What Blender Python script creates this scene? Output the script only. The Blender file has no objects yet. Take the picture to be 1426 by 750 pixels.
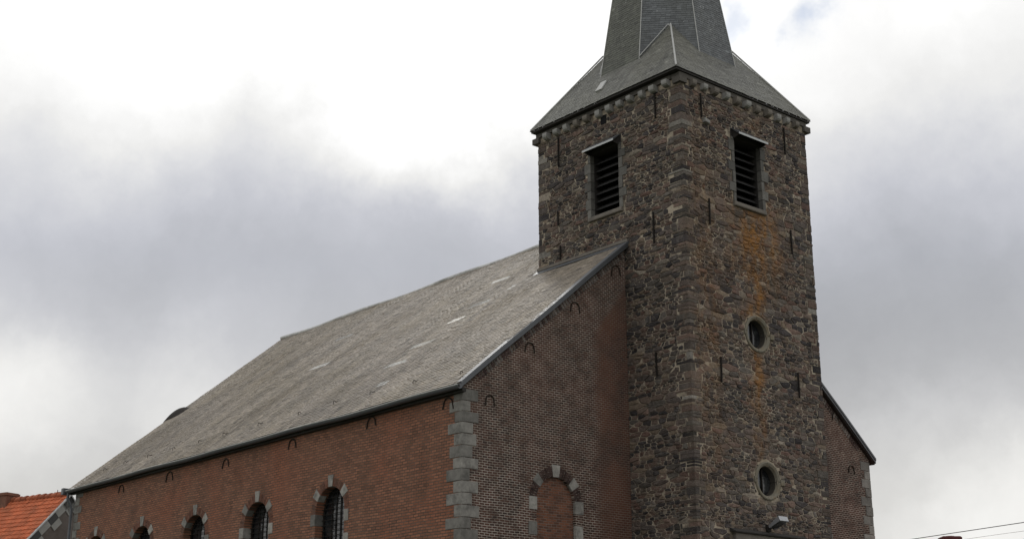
import bpy, math, random
import numpy as np
from mathutils import Vector

random.seed(7)
rng = np.random.default_rng(7)
scene = bpy.context.scene
COL = scene.collection

# ------------------------------------------------------------------ camera
F, PIT, YAW = 1951.7454, .3053, .7086
CAM = np.array([-20.9043, -26.2479, 1.6])
cd = bpy.data.cameras.new('camera')
cam = bpy.data.objects.new('camera', cd)
COL.objects.link(cam)
cam.location = CAM
cam.rotation_euler = (math.pi / 2 + PIT, 0, -YAW)
cd.sensor_width = 36
cd.lens = F / 1426 * 36
cd.clip_start = .1
cd.clip_end = 3000
scene.camera = cam
FW = np.array([math.sin(YAW) * math.cos(PIT), math.cos(YAW) * math.cos(PIT), math.sin(PIT)])
RT = np.array([math.cos(YAW), -math.sin(YAW), 0])
UP = np.cross(RT, FW)


def ray(u, v):                      # direction in which the photograph shows (u, v)
    d = FW * F + RT * (u - 713) + UP * (375 - v)
    return d / np.linalg.norm(d)


# ------------------------------------------------------------------ light
SUN_DIR = ray(560, -120)
SUN_EL = math.asin(SUN_DIR[2])
SUN_AZ = math.atan2(SUN_DIR[0], SUN_DIR[1])
sl = bpy.data.lights.new('sun', 'SUN')
sl.energy = 0.9
sl.angle = math.radians(16)
sl.color = (1, .97, .92)
so = bpy.data.objects.new('sun', sl)
COL.objects.link(so)
so.location = (0, 0, 60)
so.rotation_euler = Vector(SUN_DIR).to_track_quat('Z', 'Y').to_euler()

vs = scene.view_settings
vs.view_transform = 'Standard'
vs.look = 'None'
vs.exposure = 0
vs.gamma = 1
vs.use_curve_mapping = False

BASE_SKY = .94
SKY_POINTS = [  # where the cloud cover is thin or heavy: direction, brightness
    (-500, -200, 1.000), (100, -250, 1.300), (560, -150, 1.900), (1000, -250, 1.300), (1500, -200, 1.100), (2000, 0, 0.800),
    (40, 40, 1.080), (300, 40, 1.250), (520, 60, 1.600), (700, 40, 1.400), (840, 20, 1.050),
    (60, 140, 0.950), (190, 125, 1.060), (300, 160, 0.820), (420, 150, 1.080), (500, 185, 1.300), (560, 130, 1.500), (605, 195, 1.400), (690, 150, 1.200), (740, 90, 1.100), (740, 170, 0.850),
    (40, 250, 0.740), (200, 250, 0.632), (360, 240, 0.595), (440, 225, 0.651), (500, 265, 0.558), (610, 275, 0.521), (700, 250, 0.558),
    (60, 350, 0.539), (250, 350, 0.498), (450, 340, 0.493), (640, 330, 0.512),
    (40, 440, 0.558), (200, 430, 0.521), (380, 420, 0.521), (520, 390, 0.521),
    (20, 515, 1.008), (60, 560, 1.053), (15, 600, 1.030), (110, 585, 0.918), (150, 520, 0.580), (265, 545, 0.980), (210, 570, 0.740), (300, 500, 0.680), (330, 460, 0.539),
    (150, 600, 0.614), (60, 650, 0.512), (120, 640, 0.539), (20, 680, 0.558), (-150, 560, 0.700), (-200, 350, 0.558), (-300, 800, 0.700),
    (1060, 40, 1.030), (1150, 60, 0.970), (1220, 30, 1.030), (1330, 40, 1.050), (1410, 100, 0.860), (1180, 140, 0.880), (1300, 130, 0.860),
    (1160, 220, 0.640), (1260, 230, 0.620), (1400, 220, 0.640), (1200, 320, 0.490), (1350, 320, 0.500),
    (1200, 420, 0.420), (1330, 430, 0.430), (1420, 440, 0.450), (1200, 510, 0.420), (1300, 520, 0.450), (1400, 530, 0.480),
    (1260, 590, 0.580), (1380, 590, 0.620), (1240, 650, 0.700), (1320, 650, 0.690), (1400, 665, 1.113), (1345, 725, 1.145), (1270, 720, 0.700), (1420, 735, 0.800),
    (1600, 300, 0.550), (1600, 600, 0.700), (1500, 850, 0.700), (700, 850, 0.700),
]


def build_world():
    w = bpy.data.worlds.new('World')
    scene.world = w
    w.use_nodes = True
    nt = w.node_tree
    N, L = nt.nodes, nt.links
    N.clear()
    out = N.new('ShaderNodeOutputWorld')
    bg = N.new('ShaderNodeBackground')
    bg.inputs[1].default_value = .1
    L.new(bg.outputs[0], out.inputs[0])
    sky = N.new('ShaderNodeTexSky')
    sky.sky_type = 'NISHITA'
    sky.sun_disc = False
    sky.sun_elevation = SUN_EL
    sky.sun_rotation = SUN_AZ
    sky.dust_density = .2
    sky.ozone_density = 2.0
    tc = N.new('ShaderNodeTexCoord')

    def math_(op, a, b=None, c=None):
        n = N.new('ShaderNodeMath')
        n.operation = op
        for i, s in enumerate((a, b, c)):
            if s is None:
                continue
            if isinstance(s, (int, float)):
                n.inputs[i].default_value = s
            else:
                L.new(s, n.inputs[i])
        return n.outputs[0]
    # warp the viewing direction so the cloud banks get ragged edges
    nz = N.new('ShaderNodeTexNoise')
    nz.inputs['Scale'].default_value = 7
    nz.inputs['Detail'].default_value = 6
    nz.inputs['Roughness'].default_value = .62
    L.new(tc.outputs['Generated'], nz.inputs['Vector'])
    sub = N.new('ShaderNodeVectorMath'); sub.operation = 'SUBTRACT'
    L.new(nz.outputs['Color'], sub.inputs[0]); sub.inputs[1].default_value = (.5, .5, .5)
    mad = N.new('ShaderNodeVectorMath'); mad.operation = 'MULTIPLY_ADD'
    L.new(sub.outputs[0], mad.inputs[0]); mad.inputs[1].default_value = (.12, .12, .12)
    L.new(tc.outputs['Generated'], mad.inputs[2])
    nrm = N.new('ShaderNodeVectorMath'); nrm.operation = 'NORMALIZE'
    L.new(mad.outputs[0], nrm.inputs[0])
    D = nrm.outputs[0]
    sw, swl = 2e-4, 2e-4 * BASE_SKY
    K = 1 / .030 ** 2
    for (u, v, lum) in SKY_POINTS:
        far = not (-60 < u < 1480 and -20 < v < 770)
        k = 1 / .09 ** 2 if far else K
        d = ray(u, v)
        dp = N.new('ShaderNodeVectorMath'); dp.operation = 'DOT_PRODUCT'
        L.new(D, dp.inputs[0]); dp.inputs[1].default_value = tuple(d)
        e = math_('EXPONENT', math_('MULTIPLY_ADD', dp.outputs['Value'], k, -k))
        if far:
            e = math_('MULTIPLY', e, .3)
        sw = math_('ADD', e, sw)
        swl = math_('MULTIPLY_ADD', e, lum, swl)
    lum = math_('DIVIDE', swl, sw)
    fb = N.new('ShaderNodeTexNoise')
    fb.inputs['Scale'].default_value = 9
    fb.inputs['Detail'].default_value = 8
    fb.inputs['Roughness'].default_value = .55
    L.new(tc.outputs['Generated'], fb.inputs['Vector'])
    lum = math_('MULTIPLY', lum, math_('MULTIPLY_ADD', fb.outputs[0], .28, .86))
    fb2 = N.new('ShaderNodeTexNoise')
    fb2.inputs['Scale'].default_value = 26
    fb2.inputs['Detail'].default_value = 7
    fb2.inputs['Roughness'].default_value = .6
    L.new(D, fb2.inputs['Vector'])
    lum = math_('MULTIPLY', lum, math_('MULTIPLY_ADD', fb2.outputs[0], .13, .935))
    # heavy cloud is a cool grey, thin cloud neutral white
    cr = N.new('ShaderNodeValToRGB')
    cr.color_ramp.elements[0].position = .40
    cr.color_ramp.elements[0].color = (.94, .975, 1.06, 1)
    cr.color_ramp.elements[1].position = .85
    cr.color_ramp.elements[1].color = (1, .998, .99, 1)
    e = cr.color_ramp.elements.new(.60)
    e.color = (.955, .975, 1.055, 1)
    L.new(lum, cr.inputs[0])
    sx = N.new('ShaderNodeSeparateXYZ')
    L.new(tc.outputs['Generated'], sx.inputs[0])
    mr = N.new('ShaderNodeMapRange')
    L.new(sx.outputs[2], mr.inputs[0])
    mr.inputs[1].default_value = .14
    mr.inputs[2].default_value = .30
    warm = N.new('ShaderNodeMix'); warm.data_type = 'RGBA'
    L.new(mr.outputs[0], warm.inputs[0])
    warm.inputs[6].default_value = (1.0, .992, .965, 1)        # the air near the horizon is warmer
    L.new(cr.outputs[0], warm.inputs[7])
    sc = N.new('ShaderNodeVectorMath'); sc.operation = 'SCALE'
    L.new(warm.outputs[2], sc.inputs[0])
    L.new(math_('MULTIPLY', lum, 10), sc.inputs['Scale'])
    # small gaps of blue sky
    gap = 0.0
    for (u, v, s, a) in ((1124, 4, .0075, .5), (1012, -3, .007, .4)):
        dp = N.new('ShaderNodeVectorMath'); dp.operation = 'DOT_PRODUCT'
        L.new(D, dp.inputs[0]); dp.inputs[1].default_value = tuple(ray(u, v))
        k = 1 / s ** 2
        gap = math_('MULTIPLY_ADD', math_('EXPONENT', math_('MULTIPLY_ADD', dp.outputs['Value'], k, -k)), a, gap)
    mix = N.new('ShaderNodeMix'); mix.data_type = 'RGBA'
    L.new(math_('MINIMUM', gap, .9), mix.inputs[0])
    L.new(sc.outputs[0], mix.inputs[6])
    L.new(sky.outputs[0], mix.inputs[7])
    L.new(mix.outputs[2], bg.inputs[0])
    w.cycles.sampling_method = 'MANUAL'
    w.cycles.sample_map_resolution = 512


build_world()


# ------------------------------------------------------------------ helpers
class MB:
    """collects shapes (world coordinates) and links them as ONE mesh object"""

    def __init__(s):
        s.v, s.f, s.m, s.c = [], [], [], []

    def add(s, verts, faces, mi=0, col=None):
        o = len(s.v)
        s.v.extend([tuple(map(float, p)) for p in verts])
        for f in faces:
            s.f.append(tuple(o + i for i in f))
            s.m.append(mi)
            s.c.append(col if col is not None else (.5, .5, .5))

    def box(s, a, b, mi=0, col=None):
        (x0, y0, z0), (x1, y1, z1) = np.minimum(a, b), np.maximum(a, b)
        s.add([(x0, y0, z0), (x1, y0, z0), (x1, y1, z0), (x0, y1, z0), (x0, y0, z1), (x1, y0, z1), (x1, y1, z1), (x0, y1, z1)],
              [(0, 3, 2, 1), (4, 5, 6, 7), (0, 1, 5, 4), (1, 2, 6, 5), (2, 3, 7, 6), (3, 0, 4, 7)], mi, col)

    def obox(s, o, ax, ay, az, mi=0, col=None, bev=0):
        """oriented box: origin corner and three edge vectors; optional chamfer of the az face"""
        o, ax, ay, az = map(lambda q: np.array(q, float), (o, ax, ay, az))
        if bev:
            ux, uy, uz = (q / np.linalg.norm(q) * bev for q in (ax, ay, az))
            P = [o, o + ax, o + ax + ay, o + ay]
            Q = [p + az - uz for p in P]
            R = [o + az + ux + uy, o + ax + az - ux + uy, o + ax + ay + az - ux - uy, o + ay + az + ux - uy]
            V = P + Q + R
            fc = [(0, 3, 2, 1), (8, 9, 10, 11)]
            for i in range(4):
                j = (i + 1) % 4
                fc += [(i, j, 4 + j, 4 + i), (4 + i, 4 + j, 8 + j, 8 + i)]
            s.add(V, fc, mi, col)
            return
        V = [o, o + ax, o + ax + ay, o + ay, o + az, o + ax + az, o + ax + ay + az, o + ay + az]
        s.add(V, [(0, 3, 2, 1), (4, 5, 6, 7), (0, 1, 5, 4), (1, 2, 6, 5), (2, 3, 7, 6), (3, 0, 4, 7)], mi, col)

    def tube(s, pts, r, n=8, mi=0, col=None, cap=True):
        pts = [np.array(p, float) for p in pts]
        rings = []
        up = None
        for i, p in enumerate(pts):
            t = (pts[min(i + 1, len(pts) - 1)] - pts[max(i - 1, 0)])
            t /= np.linalg.norm(t)
            if up is None:
                up = np.array([0, 0, 1.]) if abs(t[2]) < .9 else np.array([1., 0, 0])
            a = np.cross(t, up); a /= np.linalg.norm(a)
            b = np.cross(t, a)
            up = -b if np.dot(-b, up) > 0 else b
            rr = r[i] if hasattr(r, '__len__') else r
            rings.append([p + rr * (a * math.cos(2 * math.pi * k / n) + b * math.sin(2 * math.pi * k / n)) for k in range(n)])
        V = [q for ring in rings for q in ring]
        fc = []
        for i in range(len(pts) - 1):
            for k in range(n):
                k2 = (k + 1) % n
                fc.append((i * n + k, i * n + k2, (i + 1) * n + k2, (i + 1) * n + k))
        if cap:
            fc.append(tuple(range(n - 1, -1, -1)))
            fc.append(tuple((len(pts) - 1) * n + k for k in range(n)))
        s.add(V, fc, mi, col)

    def build(s, name, mats, parent=None, base=None, smooth=False):
        me = bpy.data.meshes.new(name)
        V = np.array(s.v, float)
        if parent is not None:
            off = world_base(parent)
        else:
            off = np.array(base if base is not None else (0, 0, 0), float)
        me.from_pydata((V - off).tolist(), [], s.f)
        for m in (mats if isinstance(mats, (list, tuple)) else [mats]):
            me.materials.append(m)
        me.polygons.foreach_set('material_index', s.m)
        at = me.attributes.new('tone', 'FLOAT_COLOR', 'FACE')
        at.data.foreach_set('color', np.array([(c[0], c[1], c[2], 1) for c in s.c], np.float32).ravel())
        if smooth:
            me.polygons.foreach_set('use_smooth', [True] * len(s.f))
        me.update()
        o = bpy.data.objects.new(name, me)
        COL.objects.link(o)
        if parent is not None:
            o.parent = parent
        else:
            o.location = off
        return o


def world_base(o):
    p = np.zeros(3)
    while o is not None:
        p += np.array(o.location)
        o = o.parent
    return p


def thing(name, label, cat, loc, group=None):
    o = bpy.data.objects.new(name, None)
    o.empty_display_size = .5
    COL.objects.link(o)
    o.location = loc
    o['label'] = label
    o['category'] = cat
    if group:
        o['group'] = group
    return o


def tag(o, label=None, cat=None, group=None, kind=None):
    for k, v in (('label', label), ('category', cat), ('group', group), ('kind', kind)):
        if v:
            o[k] = v
    return o


# ------------------------------------------------------------------ materials
class Mat:
    def __init__(s, name, rough=.8, spec=.4):
        s.m = bpy.data.materials.new(name)
        s.m.use_nodes = True
        s.N, s.L = s.m.node_tree.nodes, s.m.node_tree.links
        s.b = s.N['Principled BSDF']
        s.b.inputs['Roughness'].default_value = rough
        s.b.inputs['Specular IOR Level'].default_value = spec
        s.geo = s.N.new('ShaderNodeNewGeometry').outputs['Position']

    def put(s, sock, inp):
        if isinstance(sock, (int, float)):
            inp.default_value = sock
        elif isinstance(sock, (tuple, list)):
            inp.default_value = (*sock, 1) if len(sock) == 3 and inp.type == 'RGBA' else sock
        else:
            s.L.new(sock, inp)

    def math(s, op, a, b=None, c=None, clamp=False):
        n = s.N.new('ShaderNodeMath'); n.operation = op; n.use_clamp = clamp
        for i, q in enumerate((a, b, c)):
            if q is not None:
                s.put(q, n.inputs[i])
        return n.outputs[0]

    def noise(s, scale, detail=4, rough=.6, vec=None, color=False):
        n = s.N.new('ShaderNodeTexNoise')
        n.inputs['Scale'].default_value = scale
        n.inputs['Detail'].default_value = detail
        n.inputs['Roughness'].default_value = rough
        s.L.new(vec if vec is not None else s.geo, n.inputs['Vector'])
        return n.outputs['Color' if color else 0]

    def map(s, f, a, b, c=0., d=1.):
        n = s.N.new('ShaderNodeMapRange')
        n.interpolation_type = 'SMOOTHSTEP'
        s.put(f, n.inputs[0])
        for i, q in enumerate((a, b, c, d)):
            n.inputs[i + 1].default_value = q
        return n.outputs[0]

    def mix(s, f, a, b, blend='MIX'):
        n = s.N.new('ShaderNodeMix'); n.data_type = 'RGBA'; n.blend_type = blend
        s.put(f, n.inputs[0]); s.put(a, n.inputs[6]); s.put(b, n.inputs[7])
        return n.outputs[2]

    def scale(s, c, f):
        n = s.N.new('ShaderNodeVectorMath'); n.operation = 'SCALE'
        s.put(c, n.inputs[0]); s.put(f, n.inputs['Scale'])
        return n.outputs[0]

    def tone(s):
        n = s.N.new('ShaderNodeAttribute'); n.attribute_name = 'tone'
        return n.outputs['Color']

    def sep(s, v=None):
        n = s.N.new('ShaderNodeSeparateXYZ'); s.L.new(v if v is not None else s.geo, n.inputs[0])
        return n.outputs

    def comb(s, a, b, c=0.):
        n = s.N.new('ShaderNodeCombineXYZ')
        for i, q in enumerate((a, b, c)):
            s.put(q, n.inputs[i])
        return n.outputs[0]

    def bump(s, h, dist=.01, strength=1., prev=None):
        n = s.N.new('ShaderNodeBump')
        n.inputs['Distance'].default_value = dist
        n.inputs['Strength'].default_value = strength
        s.L.new(h, n.inputs['Height'])
        if prev is not None:
            s.L.new(prev, n.inputs['Normal'])
        return n.outputs[0]

    def done(s, col, normal=None, rough=None):
        s.put(col, s.b.inputs['Base Color'])
        if normal is not None:
            s.L.new(normal, s.b.inputs['Normal'])
        if rough is not None:
            s.put(rough, s.b.inputs['Roughness'])
        return s.m


def blob(m, u, v, cu, cv, ru, rv):
    """1 in the middle of an ellipse on a wall, 0 outside"""
    a = m.math('DIVIDE', m.math('SUBTRACT', u, cu), ru)
    b = m.math('DIVIDE', m.math('SUBTRACT', v, cv), rv)
    d = m.math('ADD', m.math('MULTIPLY', a, a), m.math('MULTIPLY', b, b))
    return m.math('EXPONENT', m.math('MULTIPLY', d, -1))


def rust_mask(m):
    """orange lichen below the belfry window and the upper oculus of the tower front"""
    x, y, z = m.sep()
    w = m.math('MULTIPLY_ADD', m.noise(1.3, 3), 1.2, -.6)
    xw = m.math('ADD', x, w)
    a = blob(m, xw, z, 8.70, 14.2, .95, 1.3)
    a = m.math('MAXIMUM', a, m.math('MULTIPLY', blob(m, xw, z, 8.6, 12.9, .42, 1.3), .95))
    a = m.math('MAXIMUM', a, m.math('MULTIPLY', blob(m, xw, z, 8.35, 12.15, .45, .35), .8))
    a = m.math('MAXIMUM', a, m.math('MULTIPLY', blob(m, xw, z, 8.45, 10.2, .28, 1.0), .85))
    a = m.math('MAXIMUM', a, m.math('MULTIPLY', blob(m, xw, z, 8.45, 8.6, .3, .9), .45))
    a = m.math('MAXIMUM', a, m.math('MULTIPLY', blob(m, xw, z, 8.9, 17.9, .25, .3), .5))
    a = m.math('MAXIMUM', a, m.math('MULTIPLY', blob(m, xw, z, 6.5, 12., .5, 5), .32))
    a = m.math('MULTIPLY', a, m.map(y, -2.0, -2.2))
    streak = m.noise(1., 5, .65, vec=m.comb(m.math('MULTIPLY', x, 3.), m.math('MULTIPLY', z, 1.3)))
    spot = m.math('MULTIPLY', m.map(streak, .36, .60), m.map(m.noise(7., 5, .7), .28, .58))
    return m.math('MULTIPLY', a, m.math('MULTIPLY_ADD', spot, 1.05, .16), clamp=True)


def mat_stone():
    m = Mat('rubble_stone', .85, .25)
    c = m.mix(.8, m.tone(), m.scale(m.tone(), m.math('MULTIPLY_ADD', m.noise(11, 7, .75), 2.6, -.3)))
    c = m.mix(m.math('MULTIPLY', m.map(m.noise(3.2, 5, .65), .52, .75), .45), c, (.20, .185, .165))     # weathered bloom
    c = m.mix(m.math('MULTIPLY', m.map(m.noise(1.1, 4), .5, .7), .35), c, (.085, .078, .06))
    c = m.mix(m.math('MULTIPLY', rust_mask(m), .85), c, (.29, .135, .035))
    n = m.bump(m.noise(14, 8, .75), .05, .8)
    return m.done(c, n)


def mat_mortar():
    m = Mat('lime_mortar', .95, .15)
    c = m.mix(m.noise(2.4, 5, .7), (.25, .212, .165), (.47, .405, .32))
    c = m.mix(m.math('MULTIPLY', m.map(m.noise(1.9, 6, .72), .43, .60), .92), c, (.10, .083, .068))
    c = m.mix(m.math('MULTIPLY', rust_mask(m), .95), c, (.27, .125, .03))
    return m.done(c, m.bump(m.noise(25, 6, .7), .03, .7))


def mat_brick(name, axis, c1, c2, mo1, mo2, red=None, row=.0635, joint=.0075, wid=.175):
    m = Mat(name, .85, .2)
    x, y, z = m.sep()
    u = x if axis == 'x' else y
    wob = m.math('MULTIPLY_ADD', m.noise(.5, 3), .10, -.05)
    vec = m.comb(u, m.math('ADD', z, wob))
    b = m.N.new('ShaderNodeTexBrick')
    b.offset = .5
    b.inputs['Color1'].default_value = (0, 0, 0, 1)
    b.inputs['Color2'].default_value = (1, 1, 1, 1)
    b.inputs['Mortar'].default_value = (.5, .5, .5, 1)
    b.inputs['Scale'].default_value = 1
    b.inputs['Mortar Size'].default_value = joint
    b.inputs['Mortar Smooth'].default_value = .25
    b.inputs['Bias'].default_value = 0
    b.inputs['Brick Width'].default_value = wid
    b.inputs['Row Height'].default_value = row
    m.L.new(vec, b.inputs['Vector'])
    pick = m.sep(b.outputs['Color'])[0]
    col = m.mix(pick, c1, c2)
    col = m.scale(col, m.math('MULTIPLY_ADD', m.noise(22, 5, .75), 1.3, .35))
    patch = m.map(m.noise(.55, 5, .6), .45, .68)
    if red:
        col = m.mix(m.math('MULTIPLY', patch, .55), col, red)
    mort = m.mix(m.map(m.noise(2.2, 7, .75), .28, .66), mo1, mo2)
    if axis == 'x':
        # the part that stood under an older, lower roof has redder bricks and dull joints
        line = m.math('SUBTRACT', z, m.math('MULTIPLY_ADD', u, 1.18, 6.0))
        lim = m.math('MULTIPLY_ADD', m.noise(.8, 3), .5, 4.25)
        k = m.math('MULTIPLY', m.map(line, .15, -.15), m.map(m.math('SUBTRACT', u, lim), -.2, .35))
        k = m.math('MULTIPLY', k, m.map(u, 8, 7.5))
        rr = m.map(m.noise(.8, 4), .3, .62)
        k2 = m.math('MULTIPLY', k, rr)
        col = m.mix(m.math('MULTIPLY', k2, .65), col, (.14, .058, .036))
        mort = m.mix(m.math('MULTIPLY', k, .75), mort, (.13, .095, .075))
        # lime bloom low beside the quoins
        pale = m.math('MULTIPLY', blob(m, u, z, 1.2, 6.4, 1.2, 1.6), m.map(m.noise(2.2, 5, .7), .35, .65))
        mort = m.mix(m.math('MULTIPLY', pale, .8), mort, (.46, .42, .37))
    soot = m.map(m.noise(.9, 5, .65, vec=m.comb(u, m.math('MULTIPLY', z, .5))), .48, .72)
    col = m.scale(col, m.math('MULTIPLY_ADD', soot, -.3 if axis == 'y' else -.14, 1.06))
    c = m.mix(b.outputs['Fac'], col, mort)
    h = m.math('SUBTRACT', m.math('MULTIPLY', m.noise(40, 4, .7), .35), b.outputs['Fac'])
    return m.done(c, m.bump(h, .008, .9))


def mat_plain(name, c, rough=.7, spec=.4, var=.35, sc=6, bump=.01, metal=0, stain=None):
    m = Mat(name, rough, spec)
    col = m.scale(m.mix(0., c, c), m.math('MULTIPLY_ADD', m.noise(sc, 6, .65), 2 * var, 1 - var))
    if stain:
        col = m.mix(m.math('MULTIPLY', m.map(m.noise(sc * .4, 5, .7), .48, .72), .6), col, stain)
    m.b.inputs['Metallic'].default_value = metal
    return m.done(col, m.bump(m.noise(sc * 5, 5, .7), bump, .6) if bump else None)


def mat_slate(name, k, moss, rough=.5, spec=.5, mossk=.5):
    m = Mat(name, rough, spec)
    c = m.scale(m.tone(), k)
    c = m.scale(c, m.math('MULTIPLY_ADD', m.noise(18, 5, .7), .7, .65))
    x, y, z = m.sep()
    c = m.mix(m.math('MULTIPLY', m.map(m.noise(.5, 6, .65), .42, .7), mossk), c, moss)
    # long runs of grime down the slope
    st = m.noise(1.0, 5, .7, vec=m.comb(m.math('MULTIPLY', y, 1.6), m.math('MULTIPLY', z, .25), m.math('MULTIPLY', x, .25)))
    c = m.scale(c, m.math('MULTIPLY_ADD', m.map(st, .35, .65), .35, .78))
    r = m.math('MULTIPLY_ADD', m.noise(7, 4), .35, rough - .17)
    return m.done(c, m.bump(m.noise(40, 4, .7), .01, .5), r)


M_STONE = mat_stone()
M_MORTAR = mat_mortar()
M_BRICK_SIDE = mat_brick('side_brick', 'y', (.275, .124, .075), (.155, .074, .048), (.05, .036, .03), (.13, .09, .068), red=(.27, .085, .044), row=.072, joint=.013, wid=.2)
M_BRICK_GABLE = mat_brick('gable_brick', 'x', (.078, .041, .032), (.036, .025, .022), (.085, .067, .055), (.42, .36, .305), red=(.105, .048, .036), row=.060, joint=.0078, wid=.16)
M_BRICK_FILL = mat_brick('infill_brick', 'x', (.17, .072, .043), (.075, .04, .03), (.08, .058, .046), (.17, .125, .10), red=(.19, .075, .042))
M_BLUESTONE = mat_plain('pale_limestone', (.30, .295, .28), .8, .3, .3, 5, .012, stain=(.15, .145, .135))
M_QUOIN = mat_plain('grey_limestone', (.25, .245, .235), .8, .3, .35, 4, .012, stain=(.12, .118, .112))
M_JAMB = mat_plain('weathered_sandstone', (.155, .138, .12), .85, .3, .4, 5, .02, stain=(.10, .09, .08))
M_OCULUS = mat_plain('lichen_limestone', (.165, .15, .118), .8, .3, .35, 6, .012, stain=(.16, .10, .035))
M_LEAD = mat_plain('lead_sheet', (.085, .09, .10), .5, .5, .2, 3, .004, .3)
M_ZINC = mat_plain('zinc_sheet', (.36, .37, .37), .5, .5, .2, 5, .004, .4)
M_PALE = mat_plain('zinc_roll', (.40, .40, .39), .55, .5, .2, 5, .004, .2)
M_IRON = mat_plain('black_iron', (.020, .017, .015), .8, .12, .3, 10, .004)
M_RUSTY = mat_plain('rusty_iron', (.034, .027, .022), .85, .12, .4, 8, .004)
M_DARK = mat_plain('timber_and_recess_shade', (.03, .027, .025), .75, .3, .3, 6, .01)
M_LOUVRE = mat_plain('slate_louvre', (.018, .017, .017), .7, .3, .3, 6, .01)
M_VOID = mat_plain('dark_interior', (.012, .012, .013), .9, .1, .2, 3, 0)
M_SLATE_NAVE = mat_slate('nave_slate', 1.16, (.22, .18, .12), .65, .18, .4)
M_SLATE_SPIRE = mat_slate('spire_slate', 1.0, (.10, .105, .09), .55, .4, .35)
M_SLATE_SKIRT = mat_slate('skirt_slate', 1.0, (.115, .112, .085), .55, .4, .6)


def mat_quoin():
    m = Mat('quoin_limestone', .8, .3)
    c = m.scale(m.mix(0., (.205, .196, .18), (.3, .3, .3)), m.math('MULTIPLY_ADD', m.noise(5, 7, .72), 1.3, .35))
    tn = m.sep(m.tone())[0]
    c = m.scale(c, m.math('MULTIPLY_ADD', tn, 1.3, .35))
    c = m.mix(m.math('MULTIPLY', m.map(m.noise(1.7, 6, .72), .44, .66), .75), c, (.075, .072, .066))
    return m.done(c, m.bump(m.noise(22, 5, .7), .02, .7))


M_QUOIN_VAR = mat_quoin()


def stone_grey():
    k = rng.uniform(.25, .9)
    return (k, k, k)


def mat_glass():
    m = Mat('leaded_glass', .12, .6)
    x, y, z = m.sep()
    c = m.mix(m.map(m.noise(3, 3), .45, .6), (.012, .013, .015), (.03, .032, .034))
    n = m.bump(m.noise(6, 2), .01, .6)
    return m.done(c, n)


M_GLASS = mat_glass()


# ------------------------------------------------------------------ shape builders
def clip_poly(poly, n, d):
    """keep the side n.p <= d"""
    out = []
    k = len(poly)
    for i in range(k):
        a, b = poly[i], poly[(i + 1) % k]
        da = n[0] * a[0] + n[1] * a[1] - d
        db = n[0] * b[0] + n[1] * b[1] - d
        if da <= 0:
            out.append(a)
        if (da < 0 < db) or (db < 0 < da):
            t = da / (da - db)
            out.append((a[0] + (b[0] - a[0]) * t, a[1] + (b[1] - a[1]) * t))
    return out


STONE_TONES = [((.098, .076, .066), 5), ((.118, .088, .072), 5), ((.080, .066, .060), 4), ((.050, .043, .043), 5),
               ((.128, .088, .072), 3), ((.155, .12, .09), 2), ((.098, .086, .076), 3), ((.20, .17, .14), 1), ((.105, .066, .054), 2), ((.034, .030, .031), 3)]
_tw = np.array([w for _, w in STONE_TONES], float)
_tw /= _tw.sum()


def stone_tone(dark=1.):
    c = np.array(STONE_TONES[rng.choice(len(STONE_TONES), p=_tw)][0]) * 1.22
    return tuple(c * rng.uniform(.75, 1.25) * dark)


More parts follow.
